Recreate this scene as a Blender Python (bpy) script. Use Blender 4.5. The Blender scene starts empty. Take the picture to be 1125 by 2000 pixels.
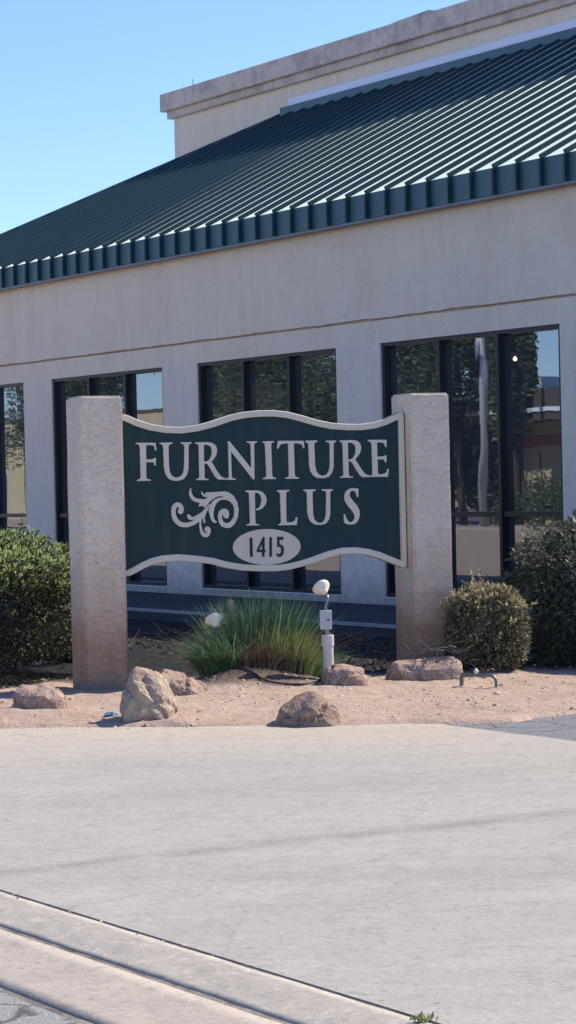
import bpy, bmesh, math, random
import numpy as np
from mathutils import Vector, Matrix, noise as mn

# ------------------------------------------------------------------ camera, sky, sun
SC = bpy.context.scene
W0, H0, F = 1125.0, 2000.0, 4600.0          # photograph size, focal length in its pixels
EYE = 1.55
ROLL = math.radians(1.3)
HORY = 946.0                                # horizon row at the middle column
PITCH = math.atan((H0/2-HORY)/F)
cam_d = bpy.data.cameras.new('camera'); cam = bpy.data.objects.new('camera', cam_d)
SC.collection.objects.link(cam); SC.camera = cam
cam_d.sensor_fit = 'VERTICAL'; cam_d.sensor_height = 24; cam_d.lens = 24*F/H0
cam_d.clip_end = 2000; cam_d.clip_start = .1
CAMR = Matrix.Rotation(math.radians(90)-PITCH, 4, 'X') @ Matrix.Rotation(-ROLL, 4, 'Z')
cam.matrix_world = Matrix.Translation((0, 0, EYE)) @ CAMR

SUN_AZ = math.radians(31)                   # from +X towards +Y
SUN_EL = math.radians(44)
SUN_STR, SKY_STR = 4.2, .148
w = bpy.data.worlds.new('World'); SC.world = w; w.use_nodes = True
nt = w.node_tree; bg = nt.nodes['Background']
sky = nt.nodes.new('ShaderNodeTexSky'); sky.sky_type = 'NISHITA'; sky.sun_disc = False
sky.sun_elevation = SUN_EL; sky.sun_rotation = math.radians(90)-SUN_AZ
sky.air_density = 1.0; sky.dust_density = .0; sky.ozone_density = 4.0; sky.altitude = 1200
tint = nt.nodes.new('ShaderNodeMix'); tint.data_type = 'RGBA'; tint.blend_type = 'MULTIPLY'; tint.inputs[0].default_value = 1
tint.inputs[7].default_value = (.71, .74, .90, 1)
nt.links.new(sky.outputs[0], tint.inputs[6]); nt.links.new(tint.outputs[2], bg.inputs[0]); bg.inputs[1].default_value = SKY_STR
sd = bpy.data.lights.new('sun', 'SUN'); sd.energy = SUN_STR; sd.angle = math.radians(.5); sd.color = (1, .94, .80)
so = bpy.data.objects.new('sun', sd); SC.collection.objects.link(so)
SUNV = Vector((math.cos(SUN_AZ)*math.cos(SUN_EL), math.sin(SUN_AZ)*math.cos(SUN_EL), math.sin(SUN_EL)))
so.rotation_euler = SUNV.to_track_quat('Z', 'Y').to_euler(); so.location = (0, 0, 30)
SC.view_settings.view_transform = 'Standard'; SC.view_settings.look = 'None'
SC.view_settings.exposure = .70; SC.view_settings.gamma = 1

# ------------------------------------------------------------------ helpers
R = random.Random(7); NR = np.random.default_rng(7)
COL = SC.collection
def ray(px, py):
    "direction of the photograph's pixel, scaled so that its forward part is about 1"
    v = CAMR.to_3x3() @ Vector(((px-W0/2)/F, -(py-H0/2)/F, -1)); return v / v.y
def at(px, py, Y):
    d = ray(px, py); return Vector((0, 0, EYE)) + d*Y
def on_ground(px, py, z=0):
    d = ray(px, py); return Vector((0, 0, EYE)) + d*((z-EYE)/d.z)
a_, b_ = (-2380-562.5), -(1013-1000)
ux = math.cos(ROLL)*a_ + math.sin(ROLL)*b_
PHI = math.atan(-ux/F)                      # the facade runs this far off the line of sight
SP, CP = math.sin(PHI), math.cos(PHI)
def P(u, n, z=0): return Vector((u*SP+n*CP, -u*CP+n*SP, z))
def UN(v): return (v.x*SP-v.y*CP, v.x*CP+v.y*SP)
def u_at(px, n, py=1000):
    "place along the facade where this column meets the plane at depth n"
    d = ray(px, py); uu, nn = UN(d); return uu*n/nn
def z_at(px, py, n):
    d = ray(px, py); uu, nn = UN(d); return EYE + d.z*n/nn

def tag(o, label=None, cat=None, group=None, kind=None):
    for k, v in (('label', label), ('category', cat), ('group', group), ('kind', kind)):
        if v: o[k] = v
    return o
def empty(name, loc=(0, 0, 0), rz=0):
    o = bpy.data.objects.new(name, None); o.empty_display_size = .1
    COL.objects.link(o); o.location = loc; o.rotation_euler = (0, 0, rz); return o
def link(name, me, m, parent=None, loc=(0, 0, 0), smooth=False):
    o = bpy.data.objects.new(name, me); COL.objects.link(o)
    if m: me.materials.append(m)
    if parent: o.parent = parent
    o.location = loc
    if smooth: me.polygons.foreach_set('use_smooth', [True]*len(me.polygons))
    return o
def pyd(name, vs, fs, m, parent=None, loc=(0, 0, 0), smooth=False):
    me = bpy.data.meshes.new(name); me.from_pydata([tuple(v) for v in vs], [], fs); me.update()
    return link(name, me, m, parent, loc, smooth)
def fromnp(name, V, Q, m, parent=None, loc=(0, 0, 0), smooth=False):
    me = bpy.data.meshes.new(name)
    me.vertices.add(len(V)); me.vertices.foreach_set('co', V.astype(np.float32).ravel())
    k = Q.shape[1]
    me.loops.add(Q.size); me.loops.foreach_set('vertex_index', Q.astype(np.int32).ravel())
    me.polygons.add(len(Q)); me.polygons.foreach_set('loop_start', np.arange(len(Q), dtype=np.int32)*k)
    me.polygons.foreach_set('loop_total', np.full(len(Q), k, dtype=np.int32))
    me.update(calc_edges=True); me.validate()
    return link(name, me, m, parent, loc, smooth)
class MB:
    def __init__(s): s.v = []; s.f = []
    def box(s, x0, x1, y0, y1, z0, z1):
        b = len(s.v)
        s.v += [(x, y, z) for z in (z0, z1) for y in (y0, y1) for x in (x0, x1)]
        s.f += [tuple(b+i for i in q) for q in ((0, 2, 3, 1), (4, 5, 7, 6), (0, 1, 5, 4), (2, 6, 7, 3), (0, 4, 6, 2), (1, 3, 7, 5))]
        return s
    def hexa(s, c):
        b = len(s.v); s.v += [tuple(p) for p in c]
        s.f += [tuple(b+i for i in q) for q in ((0, 3, 2, 1), (4, 5, 6, 7), (0, 1, 5, 4), (1, 2, 6, 5), (2, 3, 7, 6), (3, 0, 4, 7))]
        return s
    def quad(s, *c):
        b = len(s.v); s.v += [tuple(p) for p in c]; s.f.append(tuple(range(b, b+len(c)))); return s
    def tube(s, pts, rad, n=10, cap=True):
        pts = [Vector(p) for p in pts]
        rs = rad if isinstance(rad, (list, tuple)) else [rad]*len(pts)
        prev = None; b0 = len(s.v)
        for i, p in enumerate(pts):
            t = (pts[min(i+1, len(pts)-1)]-pts[max(i-1, 0)]).normalized()
            if prev is None:
                a = t.orthogonal().normalized()
            else:
                a = (prev-t*prev.dot(t)).normalized()
            prev = a; c = t.cross(a)
            for k in range(n):
                an = 2*math.pi*k/n; s.v.append(tuple(p+(a*math.cos(an)+c*math.sin(an))*rs[i]))
        for i in range(len(pts)-1):
            for k in range(n):
                q = b0+i*n; s.f.append((q+k, q+(k+1) % n, q+n+(k+1) % n, q+n+k))
        if cap:
            s.f.append(tuple(b0+k for k in reversed(range(n)))); e = b0+(len(pts)-1)*n
            s.f.append(tuple(e+k for k in range(n)))
        return s
    def build(s, name, m, parent=None, loc=(0, 0, 0), smooth=False, bevel=0, seg=2):
        o = pyd(name, s.v, s.f, m, parent, loc, smooth)
        if bevel:
            bm = bmesh.new(); bm.from_mesh(o.data)
            bmesh.ops.bevel(bm, geom=bm.edges[:], offset=bevel, segments=seg, affect='EDGES', profile=.5)
            bm.to_mesh(o.data); bm.free()
        return o

# ------------------------------------------------------------------ materials
class NT:
    def __init__(s, name):
        s.m = bpy.data.materials.new(name); s.m.use_nodes = True; s.t = s.m.node_tree
        s.b = s.t.nodes['Principled BSDF']; s.co = s.t.nodes.new('ShaderNodeTexCoord')
    def n(s, typ, **kw):
        nd = s.t.nodes.new(typ)
        for k, v in kw.items():
            if k in nd.inputs: nd.inputs[k].default_value = v
            else: setattr(nd, k, v)
        return nd
    def l(s, a, b): s.t.links.new(a, b)
    def map(s, scale=(1, 1, 1), out='Object', rot=(0, 0, 0), loc=(0, 0, 0)):
        mp = s.n('ShaderNodeMapping'); mp.inputs['Scale'].default_value = scale; mp.inputs['Rotation'].default_value = rot
        mp.inputs['Location'].default_value = loc
        s.l(s.co.outputs[out], mp.inputs[0]); return mp.outputs[0]
    def noise(s, vec, sc, det=4, rough=.55, dist=0):
        nd = s.n('ShaderNodeTexNoise', Scale=sc, Detail=det, Roughness=rough, Distortion=dist); s.l(vec, nd.inputs['Vector']); return nd.outputs['Fac']
    def ramp(s, fac, stops):
        r = s.n('ShaderNodeValToRGB'); e = r.color_ramp.elements
        while len(e) < len(stops): e.new(.5)
        for x, (p, c) in zip(e, stops):
            x.position = p; x.color = (c, c, c, 1) if isinstance(c, (int, float)) else (*c, 1)
        s.l(fac, r.inputs[0]); return r.outputs[0]
    def mix(s, fac, a, b, mode='MIX'):
        nd = s.n('ShaderNodeMix', data_type='RGBA', blend_type=mode)
        for i, v in ((0, fac), (6, a), (7, b)):
            if isinstance(v, (int, float)): nd.inputs[i].default_value = v
            elif isinstance(v, tuple): nd.inputs[i].default_value = (*v, 1)
            else: s.l(v, nd.inputs[i])
        return nd.outputs[2]
    def math(s, op, a, b=0.0, c=0.0, clamp=False):
        nd = s.n('ShaderNodeMath', operation=op, use_clamp=clamp)
        for i, v in enumerate((a, b, c)):
            if isinstance(v, (int, float)): nd.inputs[i].default_value = v
            else: s.l(v, nd.inputs[i])
        return nd.outputs[0]
    def bump(s, h, strength=.5, dist=.01, prev=None):
        b = s.n('ShaderNodeBump', Strength=strength, Distance=dist); s.l(h, b.inputs['Height'])
        if prev is not None: s.l(prev, b.inputs['Normal'])
        s.l(b.outputs[0], s.b.inputs['Normal']); return b.outputs[0]
    def col(s, c):
        if isinstance(c, tuple): s.b.inputs['Base Color'].default_value = (*c, 1)
        else: s.l(c, s.b.inputs['Base Color'])
    def fin(s, rough=.8, metal=0, spec=.3):
        s.b.inputs['Roughness'].default_value = rough; s.b.inputs['Metallic'].default_value = metal
        s.b.inputs['Specular IOR Level'].default_value = spec; return s.m
def plain(name, c, rough=.6, metal=0, spec=.4, var=.12, sc=6, bump=0):
    k = NT(name); v = k.map()
    n = k.noise(v, sc, 5)
    k.col(k.mix(n, tuple(x*(1-var) for x in c), tuple(min(1, x*(1+var)) for x in c)))
    if bump: k.bump(k.noise(v, sc*8, 3), .5, bump)
    return k.fin(rough, metal, spec)

def stucco(name, base, mode='wall'):
    k = NT(name); v = k.map()
    big = k.noise(v, .7, 5, .6)
    c = k.mix(big, tuple(x*.90 for x in base), tuple(min(1, x*1.06) for x in base))
    # rain streaks running down the wall
    st = k.noise(k.map((7, 7, .35)), 1, 4, .6)
    c = k.mix(k.math('MULTIPLY', k.ramp(st, [(.50, 0), (.74, 1)]), .20), c, (base[0]*.68, base[1]*.63, base[2]*.60))
    bl = k.noise(k.map((2.2, 2.2, 1.1)), 1, 3, .5)
    c = k.mix(k.math('MULTIPLY', k.ramp(bl, [(.50, 0), (.68, 1)]), .26), c, (base[0]*.85, base[1]*.74, base[2]*.66))
    if mode == 'pillar':
        xyz = k.n('ShaderNodeSeparateXYZ'); k.l(v, xyz.inputs[0])
        h = k.math('ADD', xyz.outputs[2], k.math('MULTIPLY', k.noise(v, 5, 4), .45))
        splash = k.ramp(k.math('DIVIDE', h, 1.4), [(.42, 1), (.64, .5), (1.0, 0)])
        c = k.mix(k.math('MULTIPLY', splash, .9), c, (.42, .225, .14))
        foot = k.ramp(h, [(.27, 1), (.36, 0)])
        c = k.mix(k.math('MULTIPLY', foot, .7), c, (.24, .22, .20))
    if mode == 'cornice':
        s2 = k.noise(k.map((2.2, 2.2, 2.6)), 1, 6, .72)
        c = k.mix(k.math('MULTIPLY', k.ramp(s2, [(.45, 0), (.70, 1)]), .62), c, (.20, .17, .145))
        s3 = k.noise(k.map((9, 9, 1.2)), 1, 5, .7)
        c = k.mix(k.math('MULTIPLY', k.ramp(s3, [(.52, 0), (.72, 1)]), .45), c, (.22, .185, .16))
    if mode == 'pier':
        xyz = k.n('ShaderNodeSeparateXYZ'); k.l(v, xyz.inputs[0])
        h = k.math('ADD', xyz.outputs[2], k.math('MULTIPLY', k.noise(v, 6, 5, .7), .7))
        foot = k.ramp(h, [(.35, 1), (.80, 0)])
        c = k.mix(k.math('MULTIPLY', foot, .7), c, (.20, .20, .21))
    fk = k.noise(k.map((1, 1, .7)), 6, 6, .75, 1.2)
    c = k.mix(k.math('MULTIPLY', k.ramp(fk, [(.54, 0), (.66, 1)]), .22), c, tuple(x*.74 for x in base))
    c = c if mode == 'pillar' else k.mix(k.math('MULTIPLY', k.ramp(fk, [(.34, 1), (.42, 0)]), .5), c, tuple(min(.88, x*1.12) for x in base))
    f2 = k.noise(k.map((1, 1, .8), loc=(3, 8, 2)), 15, 5, .75, .8)
    c = k.mix(k.math('MULTIPLY', k.ramp(f2, [(.52, 0), (.62, 1)]), .26), c, tuple(x*.72 for x in base))
    k.col(c)
    if mode == 'pillar':
        tr = k.n('ShaderNodeTexVoronoi', Scale=6, feature='SMOOTH_F1'); 
        wv = k.n('ShaderNodeMapping'); wv.inputs['Scale'].default_value = (1, 1, 2.2)
        dn = k.n('ShaderNodeTexNoise', Scale=4, Detail=3); k.l(v, dn.inputs['Vector'])
        k.l(k.mix(.12, v, dn.outputs['Color']), wv.inputs[0]); k.l(wv.outputs[0], tr.inputs['Vector'])
        nb = k.bump(k.ramp(tr.outputs['Distance'], [(.2, 0), (.5, 1)]), .38, .012)
        nb = k.bump(k.ramp(k.noise(k.map((1, 1, 1.7)), 8, 3, .5, 1.6), [(.46, 0), (.52, 1)]), .55, .010, nb)
        nb = k.bump(k.ramp(k.noise(k.map((1, 1, 2.4), loc=(3, 5, 1)), 6, 4, .6, 2.2), [(.49, 0), (.53, 1)]), .5, .012, nb)
        k.bump(k.noise(v, 120, 2), .35, .002, nb)
    else:
        fl = k.noise(k.map((1, 1, .7)), 9, 6, .75, 1)
        nb = k.bump(k.noise(v, 4, 6, .7, .6), .8, .03)
        nb = k.bump(k.ramp(k.noise(v, 16, 3, .6, 1), [(.4, 0), (.6, 1)]), .35, .006, nb)
        k.bump(k.noise(v, 60, 3), .5, .006, nb)
    return k.fin(.92, 0, .15)

M = {}
WALLC = (.87, .74, .58)
M['stucco'] = stucco('stucco', WALLC)
M['pier'] = stucco('pier_stucco', (.84, .72, .60), 'pier')
M['cornice'] = stucco('cornice_stucco', (.70, .60, .52), 'cornice')
M['pillar'] = stucco('pillar_stucco', (.82, .695, .55), 'pillar')

def roofmat():
    k = NT('green_metal_lit'); v = k.map()
    n = k.noise(k.map((2, .25, .5)), 1, 4)
    k.col(k.mix(n, (.12, .25, .25), (.19, .35, .34)))  # pans lightened so the colour carries the sun's glare
    k.bump(k.noise(k.map((1.5, .6, 1.5)), 2, 2), .25, .02)
    k.b.inputs['Sheen Weight'].default_value = 1; k.b.inputs['Sheen Roughness'].default_value = .35
    k.b.inputs['Sheen Tint'].default_value = (.85, 1, 1, 1)
    return k.fin(.5, .0, .9)
M['roof'] = roofmat()
M['seam'] = plain('green_metal_seam_shaded', (.016, .052, .066), .5, 0, .5, .15, 1.3)  # same metal darkened, painting in the ribs' shaded sides
M['fascia'] = plain('green_metal_fascia', (.043, .112, .128), .45, 0, .6, .15, 1.3)
M['drip'] = plain('drip_metal', (.20, .24, .27), .5, 0, .4, .2, 2)
M['flash'] = plain('pale_flashing', (.78, .82, .90), .5, 0, .4, .1, 1)
M['bronze'] = plain('dark_bronze_frame', (.012, .014, .020), .35, .3, .5, .3, 3)
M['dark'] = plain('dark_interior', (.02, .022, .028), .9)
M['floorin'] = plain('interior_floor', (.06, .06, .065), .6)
M['crate'] = plain('grey_board', (.20, .25, .30), .7)

def glass():
    k = NT('tinted_glass'); t = k.t
    tr = k.n('ShaderNodeBsdfTransparent'); tr.inputs[0].default_value = (.16, .19, .23, 1)
    gl = k.n('ShaderNodeBsdfGlossy'); gl.inputs['Color'].default_value = (.80, .90, 1, 1); gl.inputs['Roughness'].default_value = .01
    bp = k.n('ShaderNodeBump', Strength=.045, Distance=.02)
    k.l(k.noise(k.map((1.1, 1.1, .45)), 1.6, 2, .5), bp.inputs['Height']); k.l(bp.outputs[0], gl.inputs['Normal'])
    lw = k.n('ShaderNodeFresnel', IOR=1.9)
    fac = k.math('MULTIPLY_ADD', lw.outputs[0], .8, .20)
    mx = k.n('ShaderNodeMixShader'); k.l(fac, mx.inputs[0]); k.l(tr.outputs[0], mx.inputs[1]); k.l(gl.outputs[0], mx.inputs[2])
    df = k.n('ShaderNodeBsdfDiffuse'); df.inputs[0].default_value = (.50, .56, .62, 1); m2 = k.n('ShaderNodeMixShader')
    k.l(k.math('MULTIPLY_ADD', k.noise(k.map((1, 1, .4)), 2.5, 5, .7), .06, .03), m2.inputs[0]); k.l(mx.outputs[0], m2.inputs[1]); k.l(df.outputs[0], m2.inputs[2]); mx = m2
    t.links.new(mx.outputs[0], t.nodes['Material Output'].inputs[0]); return k.m
M['glass'] = glass()

def concrete(name, base, warm, fine=1.0, bands=True):
    k = NT(name); v = k.map()
    big = k.noise(v, .45, 5, .6, .5)
    c = k.mix(k.ramp(big, [(.35, 0), (.65, 1)]), base, warm)
    md = k.noise(v, 3.5, 6, .7)
    c = k.mix(k.math('MULTIPLY', k.ramp(md, [(.38, 1), (.60, 0)]), .34), c, tuple(x*.74 for x in base))
    if bands:
        # faint tyre tracks crossing the apron
        tv = k.map((.10, 1.0, 1), rot=(0, 0, math.radians(-27)))
        tb = k.noise(tv, 1.5, 4, .6, .3)
        c = k.mix(k.math('MULTIPLY', k.ramp(tb, [(.46, 0), (.70, 1)]), .34), c, tuple(x*.72 for x in base))
        tv = k.map((.16, 2.4, 1), rot=(0, 0, math.radians(-14)))
        tb = k.noise(tv, 1.2, 5, .65, .5)
        c = k.mix(k.math('MULTIPLY', k.ramp(tb, [(.56, 0), (.70, 1)]), .18), c, tuple(x*.62 for x in base))
        # two long darker tyre arcs with soft broken edges
        sx = k.n('ShaderNodeSeparateXYZ'); k.l(v, sx.inputs[0])
        for (pa, pb, wd_, am) in (((130, 1692), (1125, 1584), .06, .75), ((0, 1498), (640, 1455), .05, .25), ((430, 1800), (1125, 1700), .12, .20), ((200, 1560), (1100, 1500), .22, .25)):
            A_, B_ = on_ground(*pa), on_ground(*pb); tt = (B_-A_).normalized(); nn_ = Vector((-tt.y, tt.x, 0)); c0 = A_.dot(nn_)
            e_ = k.math('MULTIPLY_ADD', sx.outputs[0], nn_.x, k.math('MULTIPLY', sx.outputs[1], nn_.y))
            e_ = k.math('ADD', e_, k.math('MULTIPLY', k.noise(v, .8, 4, .6), .30))
            e_ = k.math('ABSOLUTE', k.math('SUBTRACT', e_, c0+.15))
            e_ = k.ramp(k.math('DIVIDE', e_, wd_*4), [(0.05, 1), (.55, 0)])
            e_ = k.math('MULTIPLY', e_, k.ramp(k.noise(v, 3, 5, .7), [(.3, .2), (.6, 1)]))
            c = k.mix(k.math('MULTIPLY', e_, am), c, (.22, .20, .185))
        # dust blown in along the dirt edge
        xyz = k.n('ShaderNodeSeparateXYZ'); k.l(v, xyz.inputs[0])
        dd = k.math('ADD', xyz.outputs[1], k.math('MULTIPLY', k.noise(v, .9, 5, .6), 2.2))
        c = k.mix(k.math('MULTIPLY', k.ramp(k.math('DIVIDE', dd, 20), [(.70, 0), (.82, 1)]), .75), c, (.50, .40, .32))
    pt = k.noise(v, 11, 5, .72, 1.2)
    c = k.mix(k.math('MULTIPLY', k.ramp(pt, [(.53, 0), (.60, 1)]), .42), c, tuple(x*.66 for x in base))
    c = k.mix(k.math('MULTIPLY', k.ramp(pt, [(.34, 1), (.44, 0)]), .30), c, tuple(min(1, x*1.28) for x in base))
    g1 = k.noise(v, 27*fine, 4, .75)
    c = k.mix(k.math('MULTIPLY', k.ramp(g1, [(.56, 0), (.64, 1)]), .38), c, tuple(x*.62 for x in base))
    c = k.mix(k.math('MULTIPLY', k.ramp(g1, [(.36, 1), (.43, 0)]), .40), c, tuple(min(1, x*1.32) for x in base))
    sp = k.noise(v, 60*fine, 2, .6)
    c = k.mix(k.math('MULTIPLY', k.ramp(sp, [(.60, 0), (.70, 1)]), .5), c, tuple(x*.55 for x in base))
    sp2 = k.noise(k.map(loc=(9, 3, 0)), 55*fine, 2, .6)
    c = k.mix(k.math('MULTIPLY', k.ramp(sp2, [(.62, 0), (.72, 1)]), .5), c, tuple(min(1, x*1.35) for x in base))
    vo = k.n('ShaderNodeTexVoronoi', Scale=7.5); vo.inputs['Randomness'].default_value = 1; k.l(v, vo.inputs['Vector'])
    spot = k.ramp(vo.outputs['Distance'], [(.05, 1), (.11, 0)])
    keep = k.ramp(k.noise(v, 2.0, 3), [(.44, 0), (.54, 1)])
    c = k.mix(k.math('MULTIPLY', k.math('MULTIPLY', spot, keep), .6), c, (.17, .15, .14))
    if bands:
        cr = k.n('ShaderNodeTexVoronoi', Scale=.33, feature='DISTANCE_TO_EDGE')
        dn = k.n('ShaderNodeTexNoise', Scale=1.6, Detail=6, Roughness=.65); k.l(v, dn.inputs['Vector'])
        k.l(k.mix(.35, v, dn.outputs['Color'], 'ADD'), cr.inputs['Vector'])
        ck = k.ramp(cr.outputs['Distance'], [(.0009, 1), (.0030, 0)])
        ck = k.math('MULTIPLY', ck, k.ramp(k.noise(v, .8, 2), [(.50, 0), (.56, 1)]))
        c = k.mix(k.math('MULTIPLY', ck, .28), c, (.20, .17, .15))
    k.col(c)
    nb = k.bump(md, .4, .008); k.bump(k.noise(v, 60*fine, 4, .7), .7, .004, nb)
    return k.fin(.9, 0, .2)
M['concrete'] = concrete('apron_concrete', (.375, .345, .310), (.41, .37, .322))
M['curbcon'] = concrete('gutter_concrete', (.38, .33, .29), (.46, .37, .305), 1.2, False)
M['lipcon'] = concrete('rough_curb_concrete', (.46, .40, .34), (.38, .33, .28), .6, False)
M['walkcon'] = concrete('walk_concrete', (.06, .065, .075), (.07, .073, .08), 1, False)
M['block'] = concrete('block_concrete', (.34, .33, .32), (.38, .36, .34), 1, False)

def asphalt(name, base):
    k = NT(name); v = k.map()
    c = k.mix(k.noise(v, 1.2, 5), tuple(x*.8 for x in base), tuple(x*1.2 for x in base))
    c = k.mix(k.ramp(k.noise(v, 110, 2), [(.45, 0), (.7, 1)]), c, tuple(x*2.1 for x in base))
    cr = k.n('ShaderNodeTexVoronoi', Scale=1.9, feature='DISTANCE_TO_EDGE')
    dn = k.n('ShaderNodeTexNoise', Scale=4, Detail=5); k.l(v, dn.inputs['Vector'])
    k.l(k.mix(.2, v, dn.outputs['Color'], 'ADD'), cr.inputs['Vector'])
    c = k.mix(k.ramp(cr.outputs['Distance'], [(.004, .85), (.022, 0)]), c, tuple(x*.3 for x in base))
    k.col(c); k.bump(k.noise(v, 90, 3, .7), .8, .006); return k.fin(.9, 0, .25)
M['asphalt'] = asphalt('old_asphalt', (.145, .145, .15))
M['street'] = asphalt('street_asphalt', (.21, .205, .20))

def dirt():
    k = NT('desert_dirt'); v = k.map()
    c = k.mix(k.ramp(k.noise(v, 1.3, 5, .6), [(.35, 0), (.65, 1)]), (.42, .295, .225), (.49, .36, .285))
    c = k.mix(k.math('MULTIPLY', k.ramp(k.noise(v, 9, 5, .7), [(.52, 0), (.75, 1)]), .40), c, (.38, .255, .195))
    c = k.mix(k.math('MULTIPLY', k.ramp(k.noise(k.map(loc=(4, 1, 0)), 26, 4, .7), [(.55, 0), (.68, 1)]), .6), c, (.62, .48, .39))
    c = k.mix(k.math('MULTIPLY', k.ramp(k.noise(v, 60, 3, .7), [(.58, 0), (.70, 1)]), .45), c, (.27, .18, .14))
    # building shade behind the sign, painted into the soil as a dark, littered tone
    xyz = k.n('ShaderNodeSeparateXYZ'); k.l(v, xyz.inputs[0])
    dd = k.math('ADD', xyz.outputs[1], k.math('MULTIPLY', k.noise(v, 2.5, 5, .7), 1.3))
    shade_mul = k.ramp(k.math('DIVIDE', dd, 40), [(.478, 0), (.489, 1)])
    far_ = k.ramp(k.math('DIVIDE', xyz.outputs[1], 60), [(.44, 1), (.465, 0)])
    shade_mul = k.math('MULTIPLY', shade_mul, k.math('MAXIMUM', far_, k.ramp(k.math('DIVIDE', k.math('ADD', xyz.outputs[0], 20), 40), [(.36, 0), (.40, 1)])))
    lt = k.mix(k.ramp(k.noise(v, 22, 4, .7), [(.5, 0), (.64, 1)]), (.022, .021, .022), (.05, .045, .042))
    c = k.mix(shade_mul, c, lt)
    # sign's shade on the grass mound, painted as darker crumbled soil
    vm = k.n('ShaderNodeVectorMath', operation='DISTANCE'); k.l(v, vm.inputs[0]); vm.inputs[1].default_value = (-.33, 17.98, .05)
    mo = k.ramp(k.math('ADD', vm.outputs['Value'], k.math('MULTIPLY', k.noise(v, 5, 5, .7), .5)), [(.72, 1), (.90, 0)])
    c = k.mix(k.math('MULTIPLY', mo, .85), c, k.mix(k.noise(v, 18, 4, .7), (.07, .045, .034), (.20, .13, .095)))
    k.col(c)
    nb = k.bump(k.noise(v, 7, 6, .7), .8, .05); k.bump(k.noise(v, 45, 4, .7), .9, .012, nb)
    return k.fin(.95, 0, .1)
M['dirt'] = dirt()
M['subsoil'] = plain('packed_soil', (.42, .34, .27), .95, 0, .1, .3, 3, .01)
def joint():
    k = NT('dirty_joint'); v = k.map()
    k.col(k.mix(k.ramp(k.noise(v, 5, 5, .7), [(.35, 0), (.62, 1)]), (.12, .10, .09), (.30, .26, .22)))
    k.bump(k.noise(v, 30, 4), .8, .012); return k.fin(.95, 0, .1)
M['joint'] = joint()

def rockmat(name, a, b, cc):
    k = NT(name); v = k.map()
    c = k.mix(k.ramp(k.noise(v, 5, 6, .65, .8), [(.38, 0), (.62, 1)]), a, b)
    c = k.mix(k.math('MULTIPLY', k.ramp(k.noise(k.map((1, 1, 2.2)), 8, 5, .7, 1.5), [(.5, 0), (.62, 1)]), .7), c, cc)
    c = k.mix(k.math('MULTIPLY', k.ramp(k.noise(v, 45, 3), [(.55, 0), (.7, 1)]), .5), c, tuple(x*.5 for x in a))
    k.col(c)
    nb = k.bump(k.ramp(k.noise(v, 7, 5, .6, 1.2), [(.46, 0), (.52, 1)]), .6, .02); k.bump(k.noise(v, 50, 4, .7), .7, .008, nb)
    return k.fin(.9, 0, .2)
M['rock_tan'] = rockmat('tan_rock', (.41, .305, .22), (.52, .41, .31), (.32, .19, .13))
M['rock_red'] = rockmat('red_rock', (.39, .26, .20), (.48, .34, .27), (.27, .155, .11))
M['rock_brown'] = rockmat('brown_rock', (.30, .20, .145), (.40, .28, .205), (.22, .125, .085))

M['grit'] = rockmat('grit_stone', (.42, .31, .24), (.56, .45, .37), (.34, .22, .16))
def leafmat(name, cols, rough=.55, trans=.25):
    k = NT(name)
    g = k.n('ShaderNodeNewGeometry')
    stops = [(i/max(1, len(cols)-1), c) for i, c in enumerate(cols)]
    c = k.ramp(g.outputs['Random Per Island'], stops)
    k.col(c); k.b.inputs['Roughness'].default_value = rough; k.b.inputs['Specular IOR Level'].default_value = .35
    tl = k.n('ShaderNodeBsdfTranslucent'); k.l(c, tl.inputs[0])
    mx = k.n('ShaderNodeMixShader'); mx.inputs[0].default_value = trans
    k.l(k.b.outputs[0], mx.inputs[1]); k.l(tl.outputs[0], mx.inputs[2])
    k.l(mx.outputs[0], k.t.nodes['Material Output'].inputs[0]); return k.m
M['leaf_a'] = leafmat('oleander_leaf', [(.022, .028, .020), (.035, .048, .024), (.05, .065, .03), (.028, .034, .024), (.10, .085, .06), (.07, .045, .035)])  # hedge leaf darkened to paint its shaded front
M['leaf_sun'] = leafmat('sunlit_leaf', [(.32, .45, .13), (.42, .54, .18), (.26, .37, .11), (.50, .54, .27), (.40, .33, .20)], .5, .4)  # sunlit copy of the hedge leaf, sun painted as paler green
M['leaf_p'] = leafmat('tip_leaf', [(.45, .30, .22), (.40, .36, .20), (.50, .42, .26), (.34, .34, .16), (.48, .27, .22)], .5, .4)  # pinkish tips, lightened to paint sun on the shrub's top
M['leaf_b'] = leafmat('shrub_leaf', [(.06, .065, .045), (.13, .12, .07), (.20, .20, .10), (.21, .15, .11), (.07, .08, .05), (.38, .36, .17), (.36, .22, .17)])
M['leaf_c'] = leafmat('dark_shrub_leaf', [(.065, .08, .055), (.11, .12, .075), (.18, .18, .11), (.065, .085, .055), (.14, .13, .085)])
M['leaf_t'] = leafmat('tree_leaf', [(.08, .11, .07), (.12, .16, .09), (.18, .22, .11), (.10, .13, .08)])
M['grass'] = leafmat('bunch_grass', [(.08, .19, .08), (.13, .27, .11), (.24, .40, .14), (.09, .19, .11), (.36, .48, .22), (.06, .12, .07)], .5, .35)
M['grass_y'] = leafmat('yellow_bunch_grass', [(.20, .26, .08), (.28, .32, .11), (.15, .24, .08), (.32, .30, .14), (.22, .19, .10)], .5, .35)
M['thatch'] = leafmat('dead_grass', [(.24, .16, .10), (.16, .10, .07), (.34, .24, .15), (.12, .08, .055)], .8, .15)
M['litter'] = leafmat('dead_leaf', [(.06, .05, .045), (.10, .08, .065), (.045, .04, .038), (.15, .12, .10)], .8, .1)
M['twig'] = plain('dry_twig', (.20, .165, .14), .9, 0, .1, .35, 30)
M['stem'] = plain('shrub_stem', (.07, .055, .045), .9, 0, .1, .3, 10)
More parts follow.
